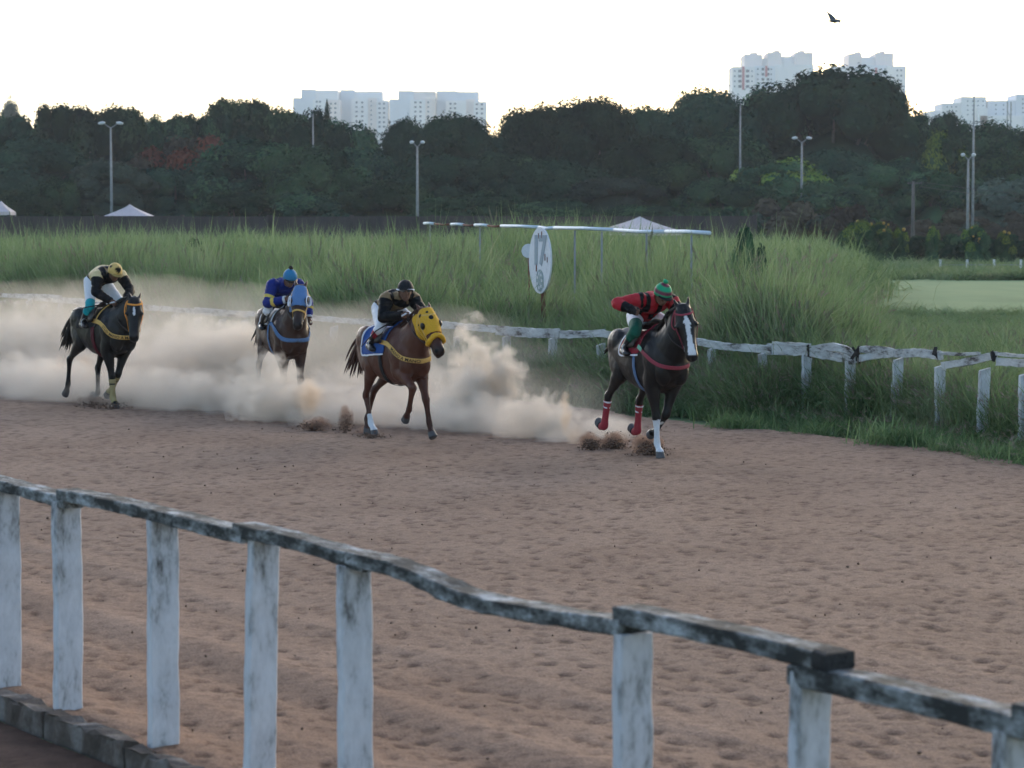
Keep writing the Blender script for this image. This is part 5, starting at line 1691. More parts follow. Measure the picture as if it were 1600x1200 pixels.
def seg_d(V, a, b):
    a, b = np.array(a, float), np.array(b, float)
    ab = b - a
    t = np.clip(((V - a) @ ab) / (ab @ ab), 0, 1)
    return np.linalg.norm(V - a - t[:, None] * ab, axis=1), t

def build_jockey(spec, label):
    root = empty("person", (0, 0, 0)); tag(root, label, "jockey", "jockeys on the race horses")
    A = lambda k: np.array(spec[k], float)
    pel, chest, neck, hc = A("pelvis"), A("chest"), A("neck"), A("headc")
    waist = pel * .5 + chest * .5 + np.array([0, 0, spec.get("hump", .045)])
    mb = MB()
    loft(mb, [(*(pel + (pel - waist) * .25), .08, .11), (*pel, .125, .165), (*waist, .108, .145), (*(waist * .4 + chest * .6), .125, .175), (*chest, .115, .185), (*(chest * .45 + neck * .55), .075, .11), (*neck, .055, .058), (*(neck * .5 + hc * .5), .052, .055)], n=20, sub=4)
    segs = [("torso", pel * .35 + waist * .65, waist), ("torso", waist, chest), ("torso", chest, chest * .4 + neck * .6), ("hip", pel, pel * .6 + waist * .4), ("neck", neck, hc)]
    rad = {"torso": .135, "hip": .13, "neck": .055, "uarm": .052, "farm": .04, "hand": .035, "thigh": .08, "shin": .05, "foot": .04, "head": .10}
    hands = {}
    extra = []
    for nm, s in (("l", 1), ("r", -1)):
        sh, el, wr = A(nm + "shoulder"), A(nm + "elbow"), A(nm + "wrist")
        loft(mb, [(*(chest * .35 + sh * .65), .07, .06), (*sh, .074, .068), (*(sh * .65 + el * .35), .060, .056), (*(sh * .25 + el * .75), .049, .047), (*el, .047, .045), (*(el * .72 + wr * .28), .046, .043), (*(el * .25 + wr * .75), .034, .031), (*wr, .027, .031)], side=(0.3, 0.2, 1), n=14, sub=3)
        segs += [("uarm", sh, el), ("farm", el, wr)]
        # hand: palm, four bent fingers closed on the rein, thumb from the side
        tip = A(nm + "hand") if nm + "hand" in spec else wr + (wr - el) / np.linalg.norm(wr - el) * .09
        d = tip - wr; d /= np.linalg.norm(d)
        up = np.array([0, 0, 1.0]); up -= d * (up @ d); up /= np.linalg.norm(up)
        w = np.cross(d, up)
        pm = wr + d * .055
        loft(mb, [(*(wr - d * .01), .026, .029), (*(wr + d * .03), .024, .040), (*(wr + d * .075), .021, .042), (*(wr + d * .09), .016, .038)], side=up, n=12, sub=2)
        segs.append(("hand", wr + d * .01, wr + d * .11))
        for k, (o, ln) in enumerate(((.030, .92), (.010, 1.0), (-.011, .95), (-.031, .8))):
            b0 = wr + d * .082 + up * o
            f1 = b0 + (d * .032 - w * s * .012) * ln; f2 = f1 + (-w * s * .028 + d * .004) * ln * 1.0; f3 = f2 + (-d * .020 - w * s * .006) * ln
            extra.append(([Vector(b0 - d * .02), Vector(f1), Vector(f2), Vector(f3)], [.0095, .0095, .0088, .007]))
        t0 = wr + d * .03 + up * .032 - w * s * .006
        extra.append(([Vector(t0), Vector(t0 + d * .028 + up * .014 - w * s * .012), Vector(t0 + d * .055 + up * .006 - w * s * .03)], [.011, .0105, .008]))
        hands[nm] = wr + d * .085 - w * s * .02
        hp, kn, an, toe = pel + np.array([0, s * .10, -.01]), A(nm + "knee"), A(nm + "ankle"), A(nm + "toe")
        loft(mb, [(*(hp + np.array([0, 0, .02])), .115, .095), (*(hp * .75 + kn * .25), .102, .088), (*(hp * .4 + kn * .6), .080, .072), (*kn, .062, .058), (*(kn * .78 + an * .22), .060, .054), (*(kn * .55 + an * .45), .056, .050), (*(kn * .2 + an * .8), .038, .036), (*an, .040, .037)], n=14, sub=3)
        heel = an + np.array([-.045, 0, -.05])
        loft(mb, [(*(heel + np.array([0, 0, .02])), .035, .034), (*(an * .6 + toe * .4 + np.array([0, 0, -.02])), .040, .040), (*(an * .15 + toe * .85 + np.array([0, 0, -.012])), .026, .042), (*toe, .016, .03)], n=12, sub=3)
        segs += [("thigh", hp, kn), ("shin", kn, an), ("foot", an, toe), ("foot", an, heel)]
    # head with face
    f = A("look"); f /= np.linalg.norm(f)
    sd = np.array([-f[1], f[0], 0]); sd /= np.linalg.norm(sd)
    up = np.cross(f, sd) ; up = up if up[2] > 0 else -up
    hm = MB()
    loft(mb, [(*(hc - up * .115 + f * .045), .035, .032), (*(hc - up * .085 + f * .030), .062, .050), (*(hc - up * .04 + f * .012), .086, .066), (*(hc + up * .02), .097, .074), (*(hc + up * .07 - f * .005), .088, .070), (*(hc + up * .11 - f * .01), .05, .045)], side=sd, n=18, sub=3)
    loft(mb, [(*(hc + up * .015 + f * .088), .010, .010), (*(hc - up * .012 + f * .104), .012, .012), (*(hc - up * .03 + f * .112), .014, .016), (*(hc - up * .040 + f * .096), .010, .014)], side=sd, n=10, sub=2)       # nose
    loft(mb, [(*(hc + up * .028 + f * .082 - sd * .045), .010, .010), (*(hc + up * .032 + f * .093), .012, .010), (*(hc + up * .028 + f * .082 + sd * .045), .010, .010)], side=up, n=8, sub=2)   # brow
    loft(mb, [(*(hc - up * .066 + f * .082 - sd * .022), .008, .008), (*(hc - up * .066 + f * .094), .011, .010), (*(hc - up * .066 + f * .082 + sd * .022), .008, .008)], side=up, n=8, sub=2)  # lips
    for s in (-1, 1):
        mb.ball(hc + sd * s * .076 - f * .008 - up * .01, (.014, .012, .026), 8, 8)
        mb.ball(hc + sd * s * .04 + f * .072 - up * .022, (.02, .02, .02), 8, 8)
    segs.append(("head", hc - up * .06, hc + up * .06))
    V, F, Nn = fuse(mb, 0.0095, 3, 0.5)
    best = np.full(len(V), 1e9); lab = np.zeros(len(V), int); tt = np.zeros(len(V))
    names = ["torso", "hip", "neck", "uarm", "farm", "hand", "thigh", "shin", "foot", "head"]
    for nm, a, b in segs:
        d, t = seg_d(V, a, b)
        d = d / rad[nm]
        q = d < best
        best = np.where(q, d, best); lab = np.where(q, names.index(nm), lab); tt = np.where(q, t, tt)
    is_ = lambda *n: np.isin(lab, [names.index(k) for k in n])
    nb = len(V)
    ex = MB()
    for pts_, rr_ in extra: ex.tube([Vector(q) for q in crom([tuple(p) for p in pts_], 3)], list(np.interp(np.linspace(0, len(rr_) - 1, (len(rr_) - 1) * 3 + 1), range(len(rr_)), rr_)), 7)
    me = mesh("body", list(map(tuple, V)) + ex.V, [tuple(q) for q in F] + [tuple(i + nb for i in q) for q in ex.F], M_skin, True)
    link("body", me, root)
    skin = (V, F, Nn)
    up_ = spec["silk"](V, lab, tt, names)
    wrk = .012 * (1 - np.abs(fbm(V * np.array([9.0, 9.0, 14.0]), 3, 4)) * 2.2)
    patch("silk_jacket", skin, is_("torso", "uarm", "farm") | (is_("neck") & (tt < .15)) | (is_("hip") & (tt > .55)), .010 + wrk + .012 * is_("uarm", "farm"), M_silk, root, colors=up_)
    kb = spec.get("kneeband", 0.0)
    patch("breeches", skin, is_("hip", "thigh") | (is_("shin") & (tt < spec.get("breechend", .16))), .009 + .6 * wrk, M_breech, root)
    if spec.get("shinband"):
        a_, b_ = spec["shinband"]
        for s_ in (-1, 1): patch("boot_top", skin, (V[:, 1] * s_ > 0) & is_("shin") & (tt > a_) & (tt < b_), .014, spec["kneemat"], root)
    if kb:
        m = spec["kneemat"]
        for s_ in (-1, 1): patch("stocking", skin, (V[:, 1] * s_ > 0) & ((is_("thigh") & (tt > 1 - kb)) | (is_("shin") & (tt < spec.get("bootline", .3) + .1))), .014 + .4 * wrk, m, root)
    for s_ in (-1, 1): patch("boot", skin, (V[:, 1] * s_ > 0) & ((is_("shin") & (tt > spec.get("bootline", .3))) | is_("foot")), .010, M_boot, root)
    if spec.get("gloves"):
        for s_ in (-1, 1): patch("glove", skin, (V[:, 1] * s_ > 0) & (is_("hand") | (is_("farm") & (tt > .8))), .016, K_black, root)
    # eyes
    for s in (-1, 1):
        MB().ball(hc + sd * s * .033 + f * .083 + up * .010, (.011, .011, .009), 8, 6).build("eye", M_eye, root, smooth=True)
    # cap: a skull dome over the helmet, with a peak
    cm = MB()
    ctr = hc + up * .035 - f * .006
    nr, ns = 9, 24
    Vc, Fc, Cc = [], [], []
    for i in range(nr + 1):
        ph = math.radians(-18) + math.radians(108) * i / nr
        for k in range(ns):
            th = 2 * math.pi * k / ns
            fr = math.cos(th)
            ph2 = ph + (math.radians(14) * max(0, fr) + math.radians(-10) * max(0, -fr)) * (1 - i / nr)
            p = ctr + (f * math.cos(th) * .128 + sd * math.sin(th) * .108) * math.cos(ph2) + up * .122 * math.sin(ph2)
            Vc.append(p); Cc.append(spec["cap"](i / nr, th, p, ctr, f, up, sd))
    for i in range(nr):
        for k in range(ns):
            k2 = (k + 1) % ns
            Fc.append((i * ns + k, i * ns + k2, (i + 1) * ns + k2, (i + 1) * ns + k))
    cap = obj("cap", Vc, Fc, M_silk, root, smooth=True, colors=np.array(Cc))
    sm = cap.modifiers.new("t", 'SOLIDIFY'); sm.thickness = .008; sm.offset = -1
    pk, pf = [], []
    for j in range(3):
        for k in range(11):
            th = (k - 5) / 5 * 1.05
            e = j / 2
            rr_ = .112 + e * .045 * math.cos(th * 1.3)
            pk.append(ctr + f * math.cos(th) * (rr_ + .012) + sd * math.sin(th) * rr_ * .92 + up * (-.004 - .014 * e))
    for j in range(2):
        for k in range(10): pf.append((j * 11 + k, j * 11 + k + 1, (j + 1) * 11 + k + 1, (j + 1) * 11 + k))
    po = obj("peak", pk, pf, spec.get("peakmat", K_black), cap, smooth=True)
    po.modifiers.new("t", 'SOLIDIFY').thickness = .006
    if spec.get("pom"):
        pm_ = MB(); v_, f_ = ICO
        pv = v_ * .032 * (1 + .25 * vnoise(v_ * 6, 3)[:, None]) + np.array(ctr + up * .145 - f * .02)
        obj("pompom", pv, f_, spec["pom"], cap, smooth=True)
    if spec.get("goggles"):
        g = MB()
        for s in (-1, 1):
            pts_ = [Vector(ctr + f * math.cos(a) * .131 + sd * math.sin(a) * .112 + up * (spec["goggles"] + .004 * math.sin(a * 3))) for a in np.linspace(-2.6, 2.6, 30)]
        g.tube(pts_, .011, 6)
        gg = g.build("goggles", K_white, root, smooth=True)
        for s in (-1, 1):
            MB().ball(Vector(hc + f * .098 + sd * s * .036 + up * .012), (.022, .026, .020), 10, 8).build("lens", M_lens, gg, smooth=True)
    return root, hands

def ring_band(t, lo, hi): return (t > lo) & (t < hi)
# ================================================================ the four runners
def pickc(*c): return np.array([c], float)
def whip(pts_, parent_root, label):
    """a whip held in a rider's hand: a thing of its own, placed with the rider's horse"""
    root = empty("whip"); tag(root, label, "whip", "jockeys' whips")
    P = [Vector(p) for p in pts_]
    MB().tube(P, [.010, .008, .006][:len(P)], 6).build("shaft", K_black, root, smooth=True)
    MB().tube([P[0], P[0].lerp(P[1], .3)], .013, 8).build("handle", K_white, root, smooth=True)
    return root

# ---- leader: near-black horse with a white blaze, red and black silks
L1 = {"rf": dict(a=(3, 0, 40, 5), lat=(-7, -2, 0, 0)), "lf": dict(a=(0, -48, -80, -70), lat=(-15, -4, 0, 0), o=(0, 0, .02)),
      "rh": dict(a=(-46, -14, -85, -112), lat=(3, 2, 0, 0), o=(-.02, 0, .06)), "lh": dict(a=(-36, -10, -82, -108), lat=(-2, 0, 0, 0), o=(.04, 0, .06))}
h1 = build_horse("race_horse", dict(poll=(.98, .0, 1.86), head=(.30, .05, -.93), headside=(.36, .93, 0), taillen=.2, tailback=.3, coat=(.012, .010, .010), points=np.array((.007, .0065, .0065)), legs=L1, seed=1,
    blaze=[(.10, .20, .0, .012, .040), (.20, .32, .012, .036, .024), (.32, .60, .006, .024, .050)], socks={"rf": 1.02}), "near-black leading race horse with white blaze and one white foreleg")
br = bridle(h1, K_pink, .024, noseband=False)
collar(h1, K_pink, .048, z0=1.37, zc=1.13)
h1["dr"].strap("collar_buckle", [(.22, -.33, 1.40), (.29, -.32, 1.37), (.34, -.32, 1.345)], .05, K_greenstrap, h1["root"], off=.018)
girth(h1, K_ltblue, .12, .06)
saddle_cloth(h1, [K_red], -.30, .26, 1.24, trim=K_white, number="1", nmat=K_white, nx=-.12)
sd1 = saddle(h1)
for lg in ("rh", "lh"): bandage(h1, lg, K_redlt, [(.78, .86, K_white), (.60, .68, K_white)], lo=-.30, hi=.88)
red, blk = S(170, 42, 50), (.005, .005, .006)
def silk1(V, lab, t, n):
    c = np.tile(pickc(*red), (len(V), 1))
    tor = lab == n.index("torso"); ua = lab == n.index("uarm"); fa = lab == n.index("farm")
    c[tor & (np.sin(V[:, 1] * 42 + .6) > .15)] = blk
    c[ua & (V[:, 1] > 0) & (t > .30) & (t < .55)] = blk
    c[ua & (t < .08)] = blk
    c[(fa & (t > .45))] = blk
    return c
green, burg = S(36, 150, 106), S(105, 50, 68)
J1 = dict(pelvis=(-.24, 0, 1.73), chest=(.15, -.01, 1.92), neck=(.28, -.01, 1.97), headc=(.37, 0.0, 2.005), look=(1, .12, -.62), hump=.05,
    lshoulder=(.19, .19, 1.93), rshoulder=(.16, -.20, 1.94), lelbow=(.36, .31, 1.73), relbow=(.12, -.50, 1.90), lwrist=(.60, .10, 1.73), rwrist=(.30, -.38, 1.83),
    lknee=(.20, .28, 1.57), rknee=(.20, -.28, 1.57), lankle=(-.10, .31, 1.33), rankle=(-.10, -.31, 1.33), ltoe=(.07, .33, 1.28), rtoe=(.07, -.33, 1.28),
    silk=silk1, cap=lambda u, th, p, c, f, up, sd: (green if (u < .18 or .42 < u < .68) else burg), pom=cloth("green_wool", green), kneeband=.42, kneemat=cloth("dark_green_stocking", S(18, 82, 66)), bootline=.34, gloves=True)
j1, hd1 = build_jockey(J1, "jockey in red and black striped silks with green pompom cap on the leader")
stirrups(h1, J1, sd1); reins(h1, [hd1["l"] + np.array([0, -.16, 0]), hd1["l"]], K_leather, br)
place(h1, "rf", 1032, 716, R(21), [j1])

# ---- second: chestnut with a yellow hood
L2 = {"rf": dict(a=(62, -22, -45, -50), lat=(-3, 0, 0, 0), o=(.08, 0, .06)), "lf": dict(a=(26, 4, 14, 24), lat=(0, 7, 6, 5), o=(.06, 0, .08)),
      "rh": dict(a=(-36, 16, 52, 14), lat=(-4, -4, 0, 0), o=(.08, 0, .03)), "lh": dict(a=(-46, -8, 12, -10), lat=(-18, -12, -4, 0), o=(.06, -.03, .02))}
h2 = build_horse("race_horse", dict(poll=(.98, .02, 1.80), head=(.46, .08, -.84), headside=(.17, .98, 0), taillen=.62, coat=(.088, .032, .020), points=np.array((.050, .019, .013)), legs=L2, seed=2, hair=M_hairc,
    socks={"rh": .32}), "chestnut race horse wearing a yellow dotted hood, running second")
hood(h2, K_yel, .35, dots=[(.14, 0, .12, .030), (.06, -.12, .02, .026), (.24, -.14, -.10, .028), (.08, .12, .02, .026), (.24, .14, -.10, .028), (.15, -.13, -.07, .022), (.15, .13, -.07, .022), (.04, -.03, .12, .02)])
noseroll(h2, K_yel, .40)
br = bridle(h2, K_gold, .020, noseband=False, brow=True)
for s_ in (-1, 1):
    h2["dr"].strap("cheek_fleece", [hpnt(h2, .18, s_ * .13, -.08), hpnt(h2, .34, s_ * .11, -.07), hpnt(h2, .47, s_ * .09, -.06)], .045, K_yel, br, off=.016, thick=.012)
collar(h2, K_gold, .062, text="MANO A MANO", tmat=K_black, tstart=.42, tsize=.066, z0=1.40, zc=1.14)
girth(h2, K_black, .12, .09)
saddle_cloth(h2, [K_blue], -.46, .26, 1.16, trim=K_white, number="3", nmat=K_white, nx=-.20)
sd2 = saddle(h2)
tan = S(128, 106, 78)
def silk2(V, lab, t, n):
    c = np.tile(pickc(*blk), (len(V), 1))
    tor = lab == n.index("torso")
    c[tor & (np.abs(V[:, 1]) < .10) & (vnoise(V * 9, 3) > -.2)] = tan
    c[tor & (V[:, 0] < -.08)] = tan
    c[(lab == n.index("uarm")) & (t < .12)] = tan
    return c
J2 = dict(pelvis=(-.30, 0, 1.80), chest=(.12, 0, 1.93), neck=(.25, 0, 1.985), headc=(.35, 0, 2.04), look=(1, -.34, -.02), hump=.055,
    lshoulder=(.16, .19, 1.94), rshoulder=(.16, -.19, 1.94), lelbow=(.34, .28, 1.72), relbow=(.28, -.30, 1.70), lwrist=(.60, .08, 1.74), rwrist=(.54, -.13, 1.73),
    lknee=(.18, .28, 1.56), rknee=(.16, -.28, 1.56), lankle=(-.12, .31, 1.33), rankle=(-.14, -.31, 1.33), ltoe=(.05, .33, 1.27), rtoe=(.03, -.33, 1.27),
    silk=silk2, cap=lambda u, th, p, c, f, up, sd: (.012, .013, .016), goggles=-.012, kneemat=K_red, shinband=(.16, .48), breechend=.26, bootline=.46)
j2, hd2 = build_jockey(J2, "jockey in black and tan silks with black cap and white goggles on the yellow-hooded chestnut")
stirrups(h2, J2, sd2); reins(h2, [hd2["r"], hd2["l"]], K_leather, br)
w2 = whip([hd2["r"] + np.array([.02, 0, .03]), (.20, -.36, 1.52), (-.16, -.42, 1.30)], j2, "thin whip in the hand of the jockey with the black cap")
place(h2, "rh", 586, 681, R(26), [j2, w2])

# ---- third: bay with a blue hood, in the dust
L3 = {"rf": dict(a=(22, -26, -40, -50), lat=(-2, 0, 0, 0)), "lf": dict(a=(8, 2, 40, 5), lat=(-2, -1, 0, 0)),
      "rh": dict(a=(-44, -6, -50, -70), o=(-.02, 0, .04)), "lh": dict(a=(-30, 4, 30, 0), o=(.04, 0, .02))}
h3 = build_horse("race_horse", dict(poll=(.92, .02, 1.90), head=(.33, -.16, -.90), headside=(.42, .91, 0), taillen=.5, coat=(.044, .022, .017), points=np.array((.016, .010, .009)), legs=L3, seed=3, socks={"rf": .8}),
    "bay race horse in a blue blinker hood, half hidden in dust")
hd3_ = hood(h3, K_hood, .31, hole=.046)
for s_ in (-1, 1):
    e = hpnt(h3, .215, s_ * .115, .02); H = h3["head"]
    ax = H["sd"] * s_ * .9 + H["fn"] * .1; ax /= np.linalg.norm(ax)
    bk = -H["fn"] * .4 + H["hd"] * .0
    mbc = MB()
    V_, F_ = [], []
    for i, (rr_, oo) in enumerate(((.068, -.005), (.085, .025), (.082, .05), (.070, .058), (.062, .035))):
        for k in range(20):
            a = 2 * math.pi * k / 20
            back = .5 - .5 * math.cos(a)                                   # cup stands up behind the eye, open in front
            V_.append(Vector(e + (H["fn"] * math.cos(a) + H["hd"] * math.sin(a)) * rr_ + ax * oo * (.25 + back)))
    for i in range(4):
        for k in range(20): F_.append((i * 20 + k, i * 20 + (k + 1) % 20, (i + 1) * 20 + (k + 1) % 20, (i + 1) * 20 + k))
    obj("blinker_cup", V_, F_, K_white, hd3_, smooth=True)
br = bridle(h3, K_gold, .026, noseband=True, brow=False)
collar(h3, K_ltblue, .062, z0=1.38, zc=1.10)
girth(h3, K_ltblue, .12, .06)
saddle_cloth(h3, [K_white], -.44, .24, 1.28, number=None)
sd3 = saddle(h3)
rb, yl = S(30, 44, 112), S(205, 180, 90)
def silk3(V, lab, t, n):
    c = np.tile(pickc(*rb), (len(V), 1))
    c[(lab == n.index("uarm")) & (t > .62) & (t < .78)] = yl
    c[(lab == n.index("farm")) & (t > .30) & (t < .46)] = yl
    c[(lab == n.index("farm")) & (t > .92)] = (.6, .6, .62)
    return c
cb = S(52, 118, 158)
J3 = dict(pelvis=(-.30, 0, 1.74), chest=(.10, 0, 1.92), neck=(.23, 0, 1.96), headc=(.33, .02, 2.03), look=(1, 0, -.55), hump=.05,
    lshoulder=(.14, .20, 1.94), rshoulder=(.14, -.20, 1.94), lelbow=(.22, .34, 1.66), relbow=(.26, -.32, 1.66), lwrist=(.32, .32, 1.44), rwrist=(.52, -.10, 1.72),
    lknee=(.18, .28, 1.56), rknee=(.16, -.28, 1.56), lankle=(-.12, .31, 1.32), rankle=(-.16, -.31, 1.32), ltoe=(.05, .33, 1.27), rtoe=(.01, -.33, 1.27),
    silk=silk3, cap=lambda u, th, p, c, f, up, sd: cb, pom=K_black, bootline=.2, peakmat=K_leather)
j3, hd3 = build_jockey(J3, "jockey in royal blue silks and light blue cap on the blue-hooded bay")
stirrups(h3, J3, sd3); reins(h3, [hd3["r"], hd3["r"] + np.array([0, .18, 0])], K_leather, br)
place(h3, "lf", 472, 643, R(20), [j3])

K_cream = cloth('cream_bandage', S(150, 135, 95))
# ---- fourth: black horse with an orange bridle
L4 = {"rf": dict(a=(4, 0, 40, 5), lat=(-8, -2, 0, 0)), "lf": dict(a=(-2, -38, -70, -60), lat=(-16, -4, 0, 0), o=(0, 0, .02)),
      "rh": dict(a=(-52, -8, -30, -55), lat=(3, 1, 0, 0), o=(-.04, 0, .05)), "lh": dict(a=(-28, -2, -60, -85), lat=(-3, 0, 0, 0), o=(.05, 0, .05))}
h4 = build_horse("race_horse", dict(poll=(1.02, .02, 1.70), head=(.28, -.16, -.91), headside=(.48, .88, 0), taillen=.62, coat=(.011, .0095, .0095), points=np.array((.007, .006, .006)), legs=L4, seed=4, blaze=[(.13, .24, 0, .012, .020), (.24, .27, 0, .02, .006)]),
    "black race horse with small white star and orange bridle, running last")
br = bridle(h4, K_orange, .028, noseband=False)
collar(h4, K_gold, .066, text="STUD MANO A MANO", tmat=K_black, tstart=.42, tsize=.062, z0=1.40, zc=1.12)
h4["dr"].strap("collar_strap", [(.22, -.33, 1.42), (.26, -.26, 1.56), (.30, -.10, 1.66), (.30, 0, 1.70)], .035, K_gold, h4["root"], off=.014)
girth(h4, K_burg, .12, .10)
saddle_cloth(h4, [K_black], -.44, .24, 1.22)
sd4 = saddle(h4)
for lg in ("rf", "lf"): bandage(h4, lg, K_cream, [(.62, .72, K_black), (.40, .48, K_black)], lo=-.28, hi=.92)
def silk4(V, lab, t, n):
    c = np.tile(pickc(*blk), (len(V), 1))
    tor = lab == n.index("torso")
    c[tor & (V[:, 0] < .06) & (vnoise(V * 8.5, 6) > -.35)] = S(190, 170, 128)
    c[tor & (np.abs(V[:, 1]) < .07) & (vnoise(V * 10, 9) > .0)] = S(150, 125, 90)
    c[(lab == n.index("uarm")) & (t < .18) & (V[:, 2] > 2.02)] = S(205, 185, 140)
    return c
cream = S(205, 172, 105)
def cap4(u, th, p, c, f, up, sd):
    q = np.array(p) - np.array(c)
    a = math.acos(max(-1, min(1, float(q @ (f * .80 + up * .60)) / np.linalg.norm(q))))
    b = math.acos(max(-1, min(1, float(q @ (-f * .1 - sd * .75 + up * .65)) / np.linalg.norm(q))))
    return blk if (a < .38 or b < .3) else cream
J4 = dict(pelvis=(-.30, 0, 1.98), chest=(.14, 0, 2.07), neck=(.27, 0, 2.08), headc=(.37, 0, 2.115), look=(1, .0, -.62), hump=.07,
    lshoulder=(.18, .20, 2.06), rshoulder=(.18, -.20, 2.06), lelbow=(.32, .28, 1.84), relbow=(.30, -.29, 1.82), lwrist=(.50, .12, 1.70), rwrist=(.48, -.13, 1.68),
    lknee=(.06, .27, 1.60), rknee=(.04, -.27, 1.60), lankle=(-.14, .30, 1.33), rankle=(-.16, -.31, 1.33), ltoe=(.03, .33, 1.28), rtoe=(.01, -.33, 1.28),
    silk=silk4, cap=cap4, kneeband=.16, kneemat=K_teal, bootline=.36, peakmat=cloth("tan_peak", S(150, 130, 80)))
j4, hd4 = build_jockey(J4, "jockey in black and tan silks with cream black-dotted cap standing in the stirrups")
stirrups(h4, J4, sd4); reins(h4, [hd4["r"], hd4["l"]], K_leather, br)
w4 = whip([hd4["r"] + np.array([.02, 0, .03]), (.12, -.36, 1.58), (-.28, -.42, 1.52)], j4, "thin black whip in the hand of the jockey with the cream cap")
place(h4, "rf", 181, 639, R(34), [j4, w4])
# ================================================================ number board
M_board = make_paint("board_enamel", (0.60, 0.62, 0.66), (0.50, 0.52, 0.55), (0.26, 0.20, 0.18), 0.36, 3.0, (3, 3, 2))
M_numeral = mat_plain("grey_numeral", S(132, 148, 160), 0.7)
M_emblem = mat_noise("emblem_grey_green", [(0.35, S(110, 132, 140)), (0.65, S(150, 165, 165))], scale=14, rough=.7)
M_rust = mat_noise("rust", [(0.3, (0.10, 0.035, 0.025)), (0.7, (0.18, 0.07, 0.05))], scale=20, rough=.9)
p = at(844, 407, 46.0)
board = empty("number_board", (p.x, 46.0, 0), R(-71.5))
tag(board, "weathered white disc board reading 17 on a rusty post in the grass", "sign")
DR, cz = 0.595, p.z
def disc(name, r, y, mat, parent, z=0.0, t=.012, n=40, x=0.0):
    V, F = [], []
    for yy in (y, y - t):
        V.append((x, yy, z))
        V += [(x + r * math.cos(2 * math.pi * k / n), yy, z + r * math.sin(2 * math.pi * k / n)) for k in range(n)]
    for k in range(n):
        k2 = (k + 1) % n
        F += [(0, 1 + k2, 1 + k), (n + 1, n + 2 + k, n + 2 + k2), (1 + k, 1 + k2, n + 2 + k2, n + 2 + k)]
    return obj(name, V, F, mat, parent)
disc("disc", DR, .02, M_board, board, cz, .03, 48)
MB().tube([(0, .06, 0), (0, .06, cz + .3)], .045, 8).build("post", M_rust, board, smooth=True)
def flat_text(txt, size, x, z, y, mat, parent, name, sx=1.0):
    cu = bpy.data.curves.new("txt", 'FONT'); cu.body = txt; cu.size = size; cu.resolution_u = 3; cu.offset = size * .035; cu.extrude = .004
    to = bpy.data.objects.new("txt", cu); C.objects.link(to)
    dg = bpy.context.evaluated_depsgraph_get(); dg.update()
    tm = bpy.data.meshes.new_from_object(to.evaluated_get(dg)); bpy.data.objects.remove(to)
    co = np.array([v.co[:] for v in tm.vertices]); fs = [tuple(q.vertices) for q in tm.polygons]; bpy.data.meshes.remove(tm)
    cx_ = (co[:, 0].min() + co[:, 0].max()) / 2
    return obj(name, [(x + (a - cx_) * sx, y - c_, z + b) for a, b, c_ in co], fs, mat, parent)
flat_text("1", .72, -.19, cz - .06, -.014, M_numeral, board, "numeral", 1.25)
flat_text("7", .72, .19, cz - .06, -.014, M_numeral, board, "numeral", 1.15)
disc("emblem", .20, -.012, M_emblem, board, cz - .36, .006, 24, .02)
for a in range(7):
    MB().box((.02 + .13 * math.cos(a * .9), -.021, cz - .36 + .13 * math.sin(a * .9)), (.05, .006, .05)).build("emblem_mark", M_board, board)
for x_, z_, w_, h_ in ((-.17, -.13, .05, .14), (-.05, .44, .03, .1), (.12, .46, .04, .12), (.3, .06, .03, .12), (.42, .02, .025, .1), (-.35, -.48, .05, .05)):
    if x_ ** 2 + z_ ** 2 < .32: MB().box((x_, -.0145, cz + z_), (w_, .007, h_)).build("rust_streak", M_rust, board)
p = at(826, 392, 49.0)
sb = empty("disc_sign", (p.x, 49.0, 0), R(-12)); tag(sb, "small pale round sign peeking out left of the number board", "sign")
disc("disc", .135, 0, M_board, sb, p.z, .02, 24)
MB().tube([(0, .03, 0), (0, .03, p.z)], .018, 8).build("post", M_rust, sb, smooth=True)

# ================================================================ long striped pipe above the grass
a_, b_ = at(663, 349, 70), at(1108, 364, 45)
pipe = empty("striped_pipe", (a_.x, a_.y, 0)); tag(pipe, "long pale horizontal pipe on thin posts above the grass, flaking to rust", "barrier")
def pipe_at(px):
    r = (px - 800) / FPX
    d = b_ - a_
    t = (r * a_.y - a_.x) / (d.x - r * d.y)
    return a_ + d * t
M_pipe = mat_noise("pipe_white_paint", [(0.3, (0.50, 0.58, 0.68)), (0.7, (0.66, 0.72, 0.80))], scale=9, rough=.6)
segs_ = [(663, 679, 1), (679, 705, 0), (705, 724, 1), (724, 742, 0), (742, 762, 1), (762, 783, 0), (783, 842, 1), (842, 866, 1), (866, 960, 1), (960, 1040, 1), (1040, 1108, 1)]
for i, (x0, x1, w_) in enumerate(segs_):
    u, v = pipe_at(x0) - pipe.location, pipe_at(x1) - pipe.location
    sag = Vector((0, 0, -.02 if i % 2 else .01))
    MB().tube([u, u.lerp(v, .5) + sag, v], .036 if w_ else .026, 8).build("pipe_length", M_pipe if w_ else M_rust, pipe, smooth=True)
for px in (672, 750, 898, 940, 1010, 1080):
    q = pipe_at(px) - pipe.location
    MB().tube([(q.x, q.y, 0), (q.x, q.y, q.z - .04)], .022, 6).build("post", M_metal, pipe, smooth=True)

